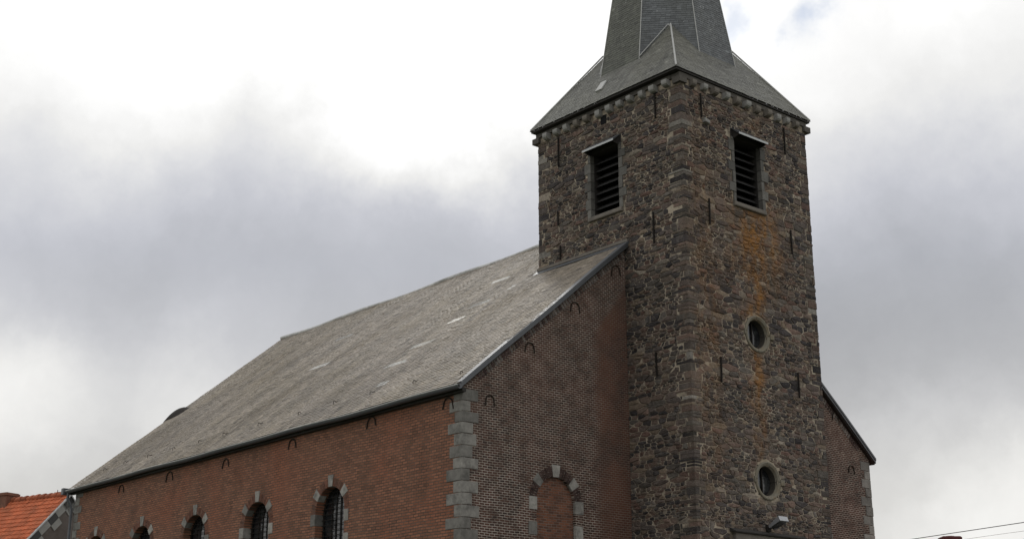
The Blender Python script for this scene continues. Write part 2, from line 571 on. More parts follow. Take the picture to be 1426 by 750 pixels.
def rubble(mb, org, U, V, Nn, w, h, holes=(), tones=1., corner_l=None, corner_r=None, zcut=None):
    """irregular stones laid proud of a mortar bed; holes: ('r',u0,v0,u1,v1) or ('c',u,v,r)"""
    org, U, V, Nn = (np.array(q, float) for q in (org, U, V, Nn))
    AN = 2.6
    P, Wt = [], []
    v = 0.
    while v < h:
        rh = rng.choice([.055, .078, .108, .148, .20], p=[.20, .30, .26, .16, .08])
        u = -rng.uniform(0, .3)
        while u < w + .1:
            sw = rh * rng.uniform(1.5, 4.4) if rng.random() < .85 else rh * rng.uniform(.5, 1)
            P.append((u + sw / 2, v + rh / 2 + rng.normal(0, rh * .15)))
            Wt.append(rng.uniform(-.25, .25) * rh * rh)
            u += sw
        v += rh * .97
    P = np.array(P)
    Q = P * np.array([1, AN])
    Wt = np.array(Wt)
    for i in range(len(P)):
        d2 = ((Q - Q[i]) ** 2).sum(1)
        idx = np.argpartition(d2, 22)[:22]
        idx = idx[np.argsort(d2[idx])]
        c = Q[i]
        R = .7
        poly = [(c[0] - R, c[1] - R), (c[0] + R, c[1] - R), (c[0] + R, c[1] + R), (c[0] - R, c[1] + R)]
        gap = rng.uniform(.005, .017)
        for j in idx:
            if j == i:
                continue
            nn = Q[j] - c
            L = math.sqrt(d2[j])
            if L < 1e-4:
                continue
            nn = nn / L
            off = (d2[j] + Wt[i] - Wt[j]) / (2 * L)
            poly = clip_poly(poly, nn, float(nn @ c) + off - gap)
            if len(poly) < 3:
                break
        if len(poly) < 3:
            continue
        poly = [(p[0], p[1] / AN) for p in poly]
        lo_u, hi_u = .004, w - .004
        vc = P[i][1]
        if corner_l:
            lo_u = corner_l(vc) + .012
        if corner_r:
            hi_u = w - corner_r(vc) - .012
        for n, d in (((-1, 0), -lo_u), ((1, 0), hi_u), ((0, -1), -.005), ((0, 1), h - .005)):
            poly = clip_poly(poly, n, d)
            if len(poly) < 3:
                break
        if len(poly) < 3:
            continue
        cu, cv = np.mean(poly, axis=0)
        ok = True
        for hl in holes:
            if hl[0] == 'r':
                _, a, b, c2, d2_ = hl
                g = .012
                seps = [(a - cu, (1, 0), a - g), (cu - c2, (-1, 0), -c2 - g), (b - cv, (0, 1), b - g), (cv - d2_, (0, -1), -d2_ - g)]
                s, n, d = max(seps, key=lambda q: q[0])
                if s <= .0:
                    # centre inside: try to keep a sliver outside
                    ok = False
                    break
                poly = clip_poly(poly, n, d)
            else:
                _, a, b, r = hl
                dd = math.hypot(cu - a, cv - b)
                if dd < r * .98:
                    ok = False
                    break
                if dd < r + .5:
                    n = ((a - cu) / dd, (b - cv) / dd)
                    poly = clip_poly(poly, n, n[0] * a + n[1] * b - r - .012)
            if len(poly) < 3:
                ok = False
                break
        if not ok:
            continue
        if zcut is not None and not zcut(cu, cv):
            continue
        pa = np.array(poly)
        # drop tiny edges, knock the corners off
        sm = []
        k = len(pa)
        for a in range(k):
            p, q, r_ = pa[a - 1], pa[a], pa[(a + 1) % k]
            t1 = min(.25, .014 / max(1e-6, np.linalg.norm(p - q)))
            t2 = min(.25, .014 / max(1e-6, np.linalg.norm(r_ - q)))
            sm.append(q + (p - q) * t1)
            sm.append(q + (r_ - q) * t2)
        pa = np.array(sm)
        cen = pa.mean(0)
        ext = pa.max(0) - pa.min(0)
        if min(ext) < .035:
            continue
        H = rng.uniform(.006, .032)
        tilt = rng.normal(0, .05, 2)
        k = len(pa)
        ins = 1 - min(.3, .035 / min(ext))
        V3 = []
        for p in pa:
            V3.append(org + U * p[0] + V * p[1] + Nn * .0)
        for p in pa:
            q = cen + (p - cen) * (1 - (1 - ins) * .35)
            V3.append(org + U * q[0] + V * q[1] + Nn * (H * .72 + (q - cen) @ tilt + rng.normal(0, .003)))
        for p in pa:
            q = cen + (p - cen) * ins * .93
            V3.append(org + U * q[0] + V * q[1] + Nn * (H + (q - cen) @ tilt + rng.normal(0, .004)))
        V3.append(org + U * cen[0] + V * cen[1] + Nn * (H + rng.normal(.004, .006)))
        fc = []
        for a in range(k):
            b = (a + 1) % k
            fc += [(a, b, k + b, k + a), (k + a, k + b, 2 * k + b, 2 * k + a), (2 * k + a, 2 * k + b, 3 * k)]
        t = stone_tone(tones if not callable(tones) else tones(cu, cv))
        mb.add(V3, fc, 0, t)


def slates(mb, org, U, V, Nn, umin, umax, vlen, expo=.125, wid=.2, tonef=None, wave=None, lift=.009, jit=.003):
    """overlapping slates laid in courses; umin/umax are functions of v"""
    org, U, V, Nn = (np.array(q, float) for q in (org, U, V, Nn))
    rows = int(vlen / expo) + 1
    for r in range(rows):
        v0 = r * expo
        v1 = min(v0 + expo * 1.25, vlen)
        if v0 >= vlen - .01:
            break
        a0, b0, a1, b1 = umin(v0), umax(v0), umin(v1), umax(v1)
        if b0 - a0 < .02:
            break
        u = a0 - rng.uniform(0, wid) if r % 2 else a0 - rng.uniform(0, wid)
        while u < b0:
            ue = u + wid * rng.uniform(.93, 1.07)
            l0, r0 = max(u, a0), min(ue - .004, b0)
            l1, r1 = min(max(u, a1), b1), max(min(ue - .004, b1), a1)
            if r1 < l1:
                l1 = r1 = .5 * (l1 + r1)
            if r0 - l0 > .01:
                dz = wave((l0 + r0) / 2, v0) if wave else 0
                dz1 = wave((l0 + r0) / 2, v1) if wave else 0
                t = lift + abs(rng.normal(0, jit))
                sk = rng.normal(0, jit * .6)
                dv = rng.normal(0, .004)
                p = lambda uu, vv, hh: org + U * uu + V * vv + Nn * hh
                V6 = [p(l0, v0 + dv, dz + t + sk), p(r0, v0 + dv, dz + t - sk), p(r1, v1, dz1 + .003), p(l1, v1, dz1 + .003),
                      p(l0, v0 + dv, dz - .004), p(r0, v0 + dv, dz - .004)]
                mb.add(V6, [(0, 1, 2, 3), (4, 5, 1, 0)], 0, tonef((l0 + r0) / 2, v0))
            u = ue


# ------------------------------------------------------------------ setting
def ground():
    m = Mat('asphalt_and_grass', .9, .2)
    x, y, z = m.sep()
    g = m.mix(m.noise(.6, 6, .7), (.045, .07, .025), (.085, .10, .045))
    m.done(g, m.bump(m.noise(8, 6, .7), .05, .8))
    mb = MB()
    n = 40
    S = 900
    xs = np.linspace(-S, S, n)
    V = [(a, b, 0) for b in xs for a in xs]
    mb.add(V, [(j * n + i, j * n + i + 1, (j + 1) * n + i + 1, (j + 1) * n + i) for j in range(n - 1) for i in range(n - 1)])
    tag(mb.build('ground', m.m), kind='structure')
    # paved forecourt round the church
    mp = mat_plain('cobbles', (.13, .125, .12), .85, .3, .35, 7, .03)
    mb = MB()
    mb.box((-6, -12, -.2), (23, 32, .004))
    tag(mb.build('pavement', mp, base=(8, 10, 0)), kind='structure')
    # road before the church, kerb and centre line
    ma = mat_plain('asphalt', (.05, .05, .052), .9, .3, .25, 9, .01)
    mb = MB()
    mb.add([(-200, -21, .004), (200, -21, .004), (200, -14, .004), (-200, -14, .004)], [(0, 1, 2, 3)])
    tag(mb.build('road', ma), kind='structure')
    mw = mat_plain('road_paint', (.7, .7, .68), .7, .3, .2, 8, 0)
    mb = MB()
    for k in range(-30, 30):
        mb.add([(k * 6, -17.56, .008), (k * 6 + 2.5, -17.56, .008), (k * 6 + 2.5, -17.44, .008), (k * 6, -17.44, .008)], [(0, 1, 2, 3)])
    tag(mb.build('road_marking', mw), kind='structure')
    mb = MB()
    for k in range(-60, 60):
        mb.box((k, -14, -.1), (k + .985, -13.8, .12))
    tag(mb.build('kerb', M_QUOIN), kind='structure')


ground()

# ------------------------------------------------------------------ church
W, O = 16.5, .17
YB = 22.12                     # back wall
Z_E, Z_R, XM = 9.219, 16.179, 8.25
SL = (Z_R - Z_E) / (XM + O)
roof_z = lambda x: Z_E + SL * ((x if x <= XM else W - x) + O)
TX0, TX1, TY0, TY1, TZ = 5.763, 11.244, -2.289, 3.6, 18.5
CXT, CYT = 8.5, .655

church = thing('church', 'brick church with grey slate nave roof and square rubble stone tower under a slate spire', 'church', (XM, 11, 0))

WIN_Y = [5.66, 9.47, 13.17, 16.75, 20.22]
WHW, WSP, WSILL, REV = .70, 6.70, 3.6, .30
WTOP = WSP + WHW
ARC = [(-math.cos(math.pi * k / 16) * WHW, WSP + math.sin(math.pi * k / 16) * WHW) for k in range(17)]


def side_wall():
    mb = MB()
    zt = roof_z(0) - .05
    edges = [0.] + sum([[y - WHW, y + WHW] for y in WIN_Y], []) + [YB]

    def q(y0, z0, y1, z1):
        mb.add([(0, y0, z0), (0, y1, z0), (0, y1, z1), (0, y0, z1)], [(0, 3, 2, 1)])
    for i in range(0, len(edges), 2):
        q(edges[i], 0, edges[i + 1], zt)
    for y in WIN_Y:
        q(y - WHW, 0, y + WHW, WSILL)
        A = [(y - WHW, WSILL)] + [(y + a, b) for a, b in ARC] + [(y + WHW, WSILL)]
        for k in range(1, len(A) - 2):
            (ya, za), (yb, zb) = A[k], A[k + 1]
            mb.add([(0, ya, za), (0, yb, zb), (0, yb, zt), (0, ya, zt)], [(0, 3, 2, 1)])
        for k in range(len(A)):            # the reveal
            (ya, za), (yb, zb) = A[k], A[(k + 1) % len(A)]
            mb.add([(0, ya, za), (0, yb, zb), (REV + .1, yb, zb), (REV + .1, ya, za)], [(0, 1, 2, 3)])
    # inner and top faces so the wall has a thickness
    mb.add([(0, 0, zt), (0, YB, zt), (.45, YB, zt), (.45, 0, zt)], [(0, 1, 2, 3)])
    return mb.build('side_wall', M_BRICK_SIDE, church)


side_wall()

BA_HW, BA_SP, BA_TOP = .66, 6.63, 7.29


def gable_wall():
    """front gable as one sheet with two recessed blind arches"""
    mb = MB()
    arcs = [(-math.cos(math.pi * k / 14) * BA_HW, BA_SP + math.sin(math.pi * k / 14) * BA_HW) for k in range(15)]
    cs = [3.055, W - 3.055]
    D = .09

    def strip(xa, xb, za, zb):           # column from bottom curve to the roof line
        mb.add([(xa, 0, za), (xb, 0, zb), (xb, 0, roof_z(xb) - .06), (xa, 0, roof_z(xa) - .06)], [(0, 1, 2, 3)])
    xs = [0, cs[0] - BA_HW, cs[0] + BA_HW, XM, cs[1] - BA_HW, cs[1] + BA_HW, W]
    for a, b in ((0, 1), (2, 3), (3, 4), (5, 6)):
        strip(xs[a], xs[b], 0, 0)
    for c in cs:
        mb.add([(c - BA_HW, 0, 0), (c + BA_HW, 0, 0), (c + BA_HW, 0, 3.8), (c - BA_HW, 0, 3.8)], [(0, 1, 2, 3)])
        for k in range(14):
            strip(c + arcs[k][0], c + arcs[k + 1][0], arcs[k][1], arcs[k + 1][1])
        A = [(c - BA_HW, 3.8)] + [(c + a, b) for a, b in arcs] + [(c + BA_HW, 3.8)]
        for k in range(len(A)):
            (xa, za), (xb, zb) = A[k], A[(k + 1) % len(A)]
            mb.add([(xa, 0, za), (xb, 0, zb), (xb, D, zb), (xa, D, za)], [(0, 3, 2, 1)])
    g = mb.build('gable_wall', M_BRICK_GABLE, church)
    for c in cs:
        mb = MB()
        A = [(c - BA_HW, 3.8)] + [(c + a, b) for a, b in arcs] + [(c + BA_HW, 3.8)]
        mb.add([(a, D, b) for a, b in A], [tuple(range(len(A) - 1, -1, -1))])
        ba = mb.build('blind_arch', M_BRICK_FILL, church)
        # brick rowlock ring with pale voussoirs and jamb blocks
        mb = MB()
        R1, R2 = BA_HW + .005, BA_HW + .24
        for ring in range(2):
            ra, rb = (R1, R1 + .112) if ring == 0 else (R1 + .122, R2)
            nb = 34
            for k in range(nb):
                t0, t1 = math.pi * (k + .1) / nb, math.pi * (k + .9) / nb
                pts = []
                for t, r in ((t0, ra), (t1, ra), (t1, rb), (t0, rb)):
                    pts.append((c - math.cos(t) * r, BA_SP + math.sin(t) * r))
                vv = [(p[0], -.001, p[1]) for p in pts] + [(p[0], -.008, p[1]) for p in pts]
                tt = np.array((.055, .034, .03)) * rng.uniform(.5, 1.4)
                mb.add(vv, [(4, 5, 6, 7), (0, 1, 5, 4), (1, 2, 6, 5), (2, 3, 7, 6), (3, 0, 4, 7)], 1, tuple(tt))
        mb.build('brick_ring', [M_MORTAR, M_STONE], ba)
        for a0, wd in ((90, 8.5), (40, 8), (140, 8)):
            mb = MB()
            t0, t1 = math.radians(a0 - wd), math.radians(a0 + wd)
            ra, rb = BA_HW - .01, BA_HW + (.30 if a0 == 90 else .27)
            pts = [(c - math.cos(t) * r, BA_SP + math.sin(t) * r) for t, r in ((t0, ra), (t1, ra), (t1, rb), (t0, rb))]
            vv = [(p[0], .06, p[1]) for p in pts] + [(p[0], -.02, p[1]) for p in pts]
            mb.add(vv, [(4, 5, 6, 7), (0, 1, 5, 4), (1, 2, 6, 5), (2, 3, 7, 6), (3, 0, 4, 7)], 0, stone_grey())
            mb.build('keystone' if a0 == 90 else 'voussoir', M_QUOIN_VAR, ba)
        for s in (-1, 1):
            z = 6.56
            while z > 3.9:
                mb = MB()
                mb.box((c + s * BA_HW - s * .008, .06, z - .16), (c + s * (BA_HW + rng.uniform(.24, .28)), -.02, z + .16), 0, stone_grey())
                mb.build('jamb_stone', M_QUOIN_VAR, ba)
                z -= .62
    return g


gable_wall()


def other_walls():
    mb = MB()
    zt = roof_z(0) - .05
    mb.add([(W, 0, 0), (W, YB, 0), (W, YB, zt), (W, 0, zt)], [(0, 1, 2, 3)])
    mb.build('right_wall', M_BRICK_SIDE, church)
    mb = MB()
    mb.add([(0, YB, 0), (W, YB, 0), (W, YB, zt), (XM, YB, Z_R - .06), (0, YB, zt)], [(4, 3, 2, 1, 0)])
    mb.build('rear_wall', M_BRICK_FILL, church)


other_walls()


def quoins(cx, sx, cy, sy, ztop, pattern_first_long_x=True, depth=.02, zlow=0):
    """corner stones wrapping both faces; sx, sy point from the corner into the walls"""
    mb = MB()
    z = ztop
    k = 0
    while z > zlow:
        h = rng.uniform(.265, .30)
        longx = (k % 2 == 0) == pattern_first_long_x
        lx = rng.uniform(.42, .56) if longx else rng.uniform(.22, .34)
        ly = rng.uniform(.26, .34) if longx else rng.uniform(.46, .60)
        d = depth + rng.uniform(-.006, .006)
        x0, x1 = cx - sx * d, cx + sx * lx
        y0, y1 = cy - sy * d, cy + sy * ly
        # L shaped block: two chamfered slabs meeting at the corner
        g = .006
        t = np.array((.5, .5, .5)) * rng.uniform(.5, 1.4)
        mb.obox((x0, cy + sy * .1, z - h + g), (x1 - x0, 0, 0), (0, 0, h - 2 * g), (0, y0 - cy - sy * .1, 0), 0, tuple(t), bev=.012)
        mb.obox((cx + sx * .1, y0 + sy * .002, z - h + g), (0, y1 - y0, 0), (0, 0, h - 2 * g), (x0 - cx - sx * .1 + sx * .001, 0, 0), 0, tuple(t), bev=.012)
        z -= h
        k += 1
    return mb


for (cx, sx, cy, sy, pf) in ((0, 1, 0, 1, True), (W, -1, 0, 1, True), (0, 1, YB, -1, False)):
    q = quoins(cx, sx, cy, sy, 9.14, pf)
    q.build('quoin_stones', M_QUOIN_VAR, church)


# -- side windows
def arched_window(y):
    mb = MB()
    A = [(y - WHW, WSILL)] + [(y + a, b) for a, b in ARC] + [(y + WHW, WSILL)]
    mb.add([(REV, a, b) for a, b in A], [tuple(range(len(A)))])
    pane = mb.build('arched_window', M_GLASS, church)
    # iron frame, saddle bars and mullion
    mb = MB()
    fr = [(REV - .03, a * .97 + y * .03, b - .015) for a, b in A]
    mb.tube(fr, .028, 6)
    for s in (-.33, 0, .33):
        mb.box((REV - .075, y + s * WHW * 1.0 - .008, WSILL), (REV - .045, y + s * WHW + .008, WSP + math.sqrt(max(0, 1 - s * s)) * WHW))
    z = WSILL + .2
    while z < WTOP - .1:
        hw = WHW if z < WSP else math.sqrt(max(0, WHW ** 2 - (z - WSP) ** 2))
        mb.box((REV - .10, y - hw, z - .007), (REV - .076, y + hw, z + .007))
        z += .145
    mb.build('window_grille', M_IRON, pane)
    # pale voussoirs and jamb blocks
    for a0, wd in ((90, 7.5), (38, 8), (142, 8)):
        mb = MB()
        t0, t1 = math.radians(a0 - wd), math.radians(a0 + wd)
        ra, rb = WHW - .006, WHW + (.31 if a0 == 90 else .27)
        pts = [(y - math.cos(t) * r, WSP + math.sin(t) * r) for t, r in ((t0, ra), (t1, ra), (t1, rb), (t0, rb))]
        vv = [(.2, p[0], p[1]) for p in pts] + [(-.018, p[0], p[1]) for p in pts]
        mb.add(vv, [(7, 6, 5, 4), (4, 5, 1, 0), (5, 6, 2, 1), (6, 7, 3, 2), (7, 4, 0, 3)], 0, stone_grey())
        mb.build('keystone' if a0 == 90 else 'voussoir', M_QUOIN_VAR, pane)
    for s in (-1, 1):
        z = WSP - .14
        while z > WSILL + .3:
            mb = MB()
            mb.box((-.018, y + s * (WHW - .006), z - .15), (REV - .03, y + s * (WHW + rng.uniform(.2, .25)), z + .15), 0, stone_grey())
            mb.build('jamb_stone', M_QUOIN_VAR, pane)
            z -= .62
    mb = MB()
    mb.box((-.07, y - WHW - .2, WSILL - .16), (REV, y + WHW + .2, WSILL + .01), 0, stone_grey())
    mb.build('sill', M_QUOIN_VAR, pane)
    # rowlock bricks over the arch
    mb = MB()
    for k in range(36):
        t0, t1 = math.pi * (k + .1) / 36, math.pi * (k + .9) / 36
        pts = [(y - math.cos(t) * r, WSP + math.sin(t) * r) for t, r in ((t0, WHW + .01), (t1, WHW + .01), (t1, WHW + .22), (t0, WHW + .22))]
        vv = [(.0, p[0], p[1]) for p in pts] + [(-.007, p[0], p[1]) for p in pts]
        mb.add(vv, [(7, 6, 5, 4), (4, 5, 1, 0), (5, 6, 2, 1), (6, 7, 3, 2), (7, 4, 0, 3)], 0, tuple(np.array((.15, .068, .046)) * rng.uniform(.6, 1.25)))
    mb.build('brick_ring', M_STONE, pane)


for y in WIN_Y:
    arched_window(y)


# -- nave roof
def wave_nave(u, v):
    return (.014 * math.sin(u * .9 + 1.3 * math.sin(v * .45)) * math.sin(v * .55 + .4) + .006 * math.sin(u * 2.3 + v * .8)
            + .005 * math.sin(v * 3.1 + .6 * math.sin(u * .7)))


SLEN = math.hypot(XM + O, Z_R - Z_E)
ca, sa = (XM + O) / SLEN, (Z_R - Z_E) / SLEN
Y0R, Y1R = -.13, 22.32
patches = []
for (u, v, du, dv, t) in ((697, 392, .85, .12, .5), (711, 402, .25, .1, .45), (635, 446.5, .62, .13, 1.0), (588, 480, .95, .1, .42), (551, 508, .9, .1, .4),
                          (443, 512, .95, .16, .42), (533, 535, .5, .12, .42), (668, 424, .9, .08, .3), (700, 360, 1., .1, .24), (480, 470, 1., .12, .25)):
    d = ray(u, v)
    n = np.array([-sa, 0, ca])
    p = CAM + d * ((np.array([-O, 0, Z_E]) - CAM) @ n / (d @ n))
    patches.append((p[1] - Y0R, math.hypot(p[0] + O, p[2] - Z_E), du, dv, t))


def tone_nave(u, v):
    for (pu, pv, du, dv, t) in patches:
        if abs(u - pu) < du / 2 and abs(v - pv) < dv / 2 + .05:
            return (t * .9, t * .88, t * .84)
    k = rng.uniform(.78, 1.2)
    if rng.random() < .04:
        k *= rng.choice([.45, .6, 1.35])
    warm = .5 + .5 * math.sin(u * .5 + 2 * math.sin(v * .6))
    c = np.array((.190, .164, .136)) * (1 - warm * .3) + np.array((.198, .166, .118)) * warm * .25
    return tuple(c * k)


def nave_roof():
    mb = MB()
    LY = Y1R - Y0R
    # left slope: u along +y, v up the slope
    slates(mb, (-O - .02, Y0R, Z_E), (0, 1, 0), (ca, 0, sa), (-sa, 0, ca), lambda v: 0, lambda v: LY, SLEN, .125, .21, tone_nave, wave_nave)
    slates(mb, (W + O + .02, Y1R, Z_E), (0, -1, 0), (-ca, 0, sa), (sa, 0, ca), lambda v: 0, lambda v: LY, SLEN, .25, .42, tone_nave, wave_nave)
    # roof boards underneath
    for s in (0, 1):
        fx = lambda x: x if s == 0 else W - x
        a = [(fx(-O), Y0R + .02, Z_E - .06), (fx(-O), Y1R - .02, Z_E - .06), (fx(XM), Y1R - .02, Z_R - .06), (fx(XM), Y0R + .02, Z_R - .06)]
        b = [(p[0], p[1], p[2] - .09) for p in a]
        mb.add(a + b, [(0, 1, 2, 3), (7, 6, 5, 4), (0, 4, 5, 1), (1, 5, 6, 2), (2, 6, 7, 3), (3, 7, 4, 0)], 1)
    roof = mb.build('nave_roof', [M_SLATE_NAVE, M_DARK], church)
    # ridge cap
    mb = MB()
    pts = []
    for k in range(41):
        y = 3.4 + (Y1R - 3.4) * k / 40
        pts.append((XM, y, Z_R + .03 + .03 * math.sin(k * .5) - .05 * math.sin(math.pi * k / 40)))
    mb.tube(pts, .085, 8)
    mb.build('ridge_cap', M_SLATE_SKIRT, roof, smooth=True)
    # verge flashing of dark lead along each gable slope
    for s in (0, 1):
        mb = MB()
        fx = lambda x: x if s == 0 else W - x
        xa, xb = -O + .0, 5.76
        for (dz0, dz1, ya, yb, mi) in ((-.115, -.03, -.16, -.10, 0), (-.03, .045, -.18, .02, 0)):
            n = 14
            for k in range(n):
                x0, x1 = xa + (xb - xa) * k / n, xa + (xb - xa) * (k + 1) / n - .004
                zz = lambda x: Z_E + SL * (x + O) + .012 * math.sin(x * 1.7)
                V = [(fx(x0), ya, zz(x0) + dz0), (fx(x1), ya, zz(x1) + dz0), (fx(x1), yb, zz(x1) + dz0), (fx(x0), yb, zz(x0) + dz0),
                     (fx(x0), ya, zz(x0) + dz1), (fx(x1), ya, zz(x1) + dz1), (fx(x1), yb, zz(x1) + dz1), (fx(x0), yb, zz(x0) + dz1)]
                mb.add(V, [(0, 3, 2, 1), (4, 5, 6, 7), (0, 1, 5, 4), (1, 2, 6, 5), (2, 3, 7, 6), (3, 0, 4, 7)], mi)
        mb.build('verge_flashing', [M_LEAD], roof)
        # sloping course of bricks under the verge
        mb = MB()
        x = .45
        while x < 5.6:
            z0 = Z_E + SL * (x + O) - .17
            tx, tz = 1 / math.hypot(1, SL), SL / math.hypot(1, SL)
            t = tuple(np.array((.17, .15, .14)) * rng.uniform(.6, 1.2)) if rng.random() < .55 else tuple(np.array((.06, .04, .038)) * rng.uniform(.7, 1.3))
            w_ = .07
            vv = []
            for yy in (.0, -.012):
                for (a, b) in ((0, 0), (w_, 0), (w_, -.17), (0, -.17)):
                    px, pz = x + a * tx + b * -tz * -1 * -1, z0 + a * tz + b * tx
                    vv.append((fx(px), yy, pz))
            mb.add(vv, [(4, 5, 6, 7), (0, 1, 5, 4), (1, 2, 6, 5), (2, 3, 7, 6), (3, 0, 4, 7)], 0, t)
            x += .085
        mb.build('verge_bricks', M_STONE, roof)
    # lead flashing where the roof meets the tower
    mb = MB()
    zf = roof_z(TX0)
    a = (ca, 0, sa)
    mb.obox((TX0 - .24 * ca, -.12, zf - .24 * sa + .012), (.24 * ca, 0, .24 * sa), (0, TY1 + .22, 0), (-.018 * sa, 0, .018 * ca), 0)
    mb.obox((TX0 - .055, -.14, zf + .01), (.05, 0, 0), (0, TY1 + .2, 0), (0, 0, .085), 1)
    mb.build('tower_flashing', [M_LEAD, M_JAMB], roof)
    # ladder hooks above the eave
    for (u, v) in ((644, 521), (578, 533), (518, 549), (467, 562), (418, 577), (362, 592), (313, 606), (279, 616), (243, 626), (208, 636), (175, 645), (147, 655)):
        d = ray(u, v)
        n = np.array([-sa, 0, ca])
        p = CAM + d * ((np.array([-O, 0, Z_E]) - CAM) @ n / (d @ n)) + n * .02
        mb = MB()
        V = np.array([ca, 0, sa])
        pts = []
        for k in range(9):
            t = math.pi * (k / 8 * 1.3 - .15)
            pts.append(p + V * (.06 * math.cos(t)) + n * (.01 + .06 * max(0, math.sin(t))) + np.array([0, .02 * math.sin(t * 2), 0]))
        mb.tube([p + V * .14] + pts, .009, 6)
        mb.build('roof_hook', M_IRON, roof)
    # small round-backed dormer at the far end of the slope
    d = ray(246, 580)
    n = np.array([-sa, 0, ca])
    p = CAM + d * ((np.array([-O, 0, Z_E]) - CAM) @ n / (d @ n))
    mb = MB()
    xd = p[0]
    rings = []
    yE = 22.30
    # half barrel running up the slope from a dark round front
    for k, (dy, r) in enumerate(((.20, .16), (.12, .23), (-.15, .22), (-.4, .14), (-.7, .04), (-1.0, .0))):
        ring = []
        for j in range(13):
            t = math.pi * j / 12
            ring.append((xd + .25 - math.cos(t) * .4 * (1 - .25 * k / 5), yE + dy, roof_z(xd + .25 - math.cos(t) * .4 * (1 - .25 * k / 5)) - .03 + math.sin(t) * r * .85))
        rings.append(ring)
    V = [q for r in rings for q in r]
    fc, mi = [], []
    for i in range(len(rings) - 1):
        mb.add(rings[i] + rings[i + 1], [(j, j + 1, 13 + j + 1, 13 + j) for j in range(12)], 0 if i >= 4 else 1)
    mb.add(rings[0], [tuple(range(12, -1, -1))], 1)
    mb.build('roof_dormer', [M_LEAD, M_IRON], roof, smooth=False)
    return roof


nave_roof()


# -- gutter
def gutter():
    mb = MB()
    xg, zg = -O - .07, Z_E - .075
    n = 10
    y0, y1 = -.20, 22.42
    segs = 30
    prof = []
    for k in range(n + 1):
        t = math.pi * k / n
        prof.append((xg - math.cos(t) * .085 * -1, zg - math.sin(t) * .085))
    prof2 = [(xg + math.cos(math.pi * (n - k) / n) * -.078, zg - math.sin(math.pi * (n - k) / n) * .078) for k in range(n + 1)]
    loop = [(xg + .085 * math.cos(math.pi + math.pi * k / n), zg + .085 * math.sin(math.pi + math.pi * k / n)) for k in range(n + 1)] + \
           [(xg + .076 * math.cos(2 * math.pi - math.pi * k / n), zg + .076 * math.sin(2 * math.pi - math.pi * k / n)) for k in range(n + 1)]
    K = len(loop)
    V = []
    for s in range(segs + 1):
        y = y0 + (y1 - y0) * s / segs
        dz = .018 * math.sin(s * .8) * math.sin(s * .23)
        V += [(a, y, b + dz) for a, b in loop]
    fc = []
    for s in range(segs):
        for k in range(K):
            k2 = (k + 1) % K
            fc.append((s * K + k, s * K + k2, (s + 1) * K + k2, (s + 1) * K + k))
    fc.append(tuple(range(K)))
    fc.append(tuple(segs * K + k for k in range(K - 1, -1, -1)))
    mb.add(V, fc, 0)
    # zinc front bead
    mb.tube([(xg - .088, y0 + (y1 - y0) * s / segs, zg + .004 + .018 * math.sin(s * .8) * math.sin(s * .23)) for s in range(segs + 1)], .016, 6, 2)
    # soffit and wall plate behind the gutter
    mb.box((-.12, y0 + .05, Z_E - .20), (-.004, y1 - .05, Z_E - .10), 1)
    g = mb.build('gutter', [M_LEAD, M_DARK, M_PALE], church, smooth=False)
    mb = MB()
    yd = 22.30
    mb.tube([(xg, yd, zg - .06), (xg, yd, zg - .3), (-.09, yd - .05, zg - .62), (-.09, yd - .05, 5), (-.09, yd - .05, .1)], .05, 10)
    for z in (8.2, 6.2, 4.2, 2.2):
        mb.tube([(-.09, yd - .05, z - .03), (-.09, yd - .05, z + .03)], .06, 10)
    mb.build('downpipe', M_LEAD, g)
    mb = MB()
    mb.box((xg - .15, y1 - .02, zg - .12), (xg + .14, y1 + .16, zg + .1))
    mb.build('gutter_end', M_LEAD, g)


gutter()


# -- iron wall ties on brick: horseshoe anchors
def horseshoe(c, U, Nn, r=.16, leg=.22, name='wall_anchor'):
    c, U, Nn = (np.array(q, float) for q in (c, U, Nn))
    Zv = np.array([0, 0, 1.])
    r *= rng.uniform(.88, 1.12)
    U = U + Zv * rng.normal(0, .06)
    pts = [c - U * r * 1.15 - Zv * leg * rng.uniform(.8, 1.2)]
    for k in range(11):
        t = math.pi * k / 10
        pts.append(c - U * r * math.cos(t) + Zv * r * math.sin(t))
    pts.append(c + U * r * 1.15 - Zv * leg)
    mb = MB()
    mb.tube([p + Nn * .02 for p in pts], .018, 6)
    mb.build(name, M_RUSTY, church)


for y, z in ((.54, 8.92), (3.82, 8.95), (7.69, 8.92), (11.44, 8.86), (15.03, 8.88), (18.48, 8.9)):
    horseshoe((0, y, z - .13), (0, 1, 0), (-1, 0, 0), .18, .09)
for x, z in ((.86, 8.95), (2.18, 10.5), (3.80, 11.88), (5.36, 13.22), (W - .95, 8.80), (14.9, 10.4)):
    horseshoe((x, 0, z), (1, 0, 0), (0, -1, 0), .14, .13)


# ------------------------------------------------------------------ tower
BW_F = (8.49, 7.90, 9.06)          # belfry opening, front: centre and jambs in x
BW_L = (.72, .14, 1.31)            # left: centre and jambs in y
BZ0, BZ1 = 15.22, 17.2
OC = [(8.52, 11.5), (8.62, 7.47)]
OR = .56

_cl = {}


def corner_table(key):
    if key not in _cl:
        t = []
        z = 0.
        k = 0
        while z < TZ - .25:
            h = rng.choice([.07, .09, .12, .16, .21])
            h = min(h, TZ - .25 - z)
            if h < .05:
                break
            t.append((z, z + h, rng.uniform(.10, .48), rng.uniform(.12, .6)))
            z += h
        _cl[key] = t
    return _cl[key]


def cw(key, side):
    T = corner_table(key)
    zs = np.array([t[0] for t in T])
    wd = [t[2 + side] for t in T]
    return lambda v: wd[max(0, min(len(T) - 1, int(np.searchsorted(zs, v)) - 1))]


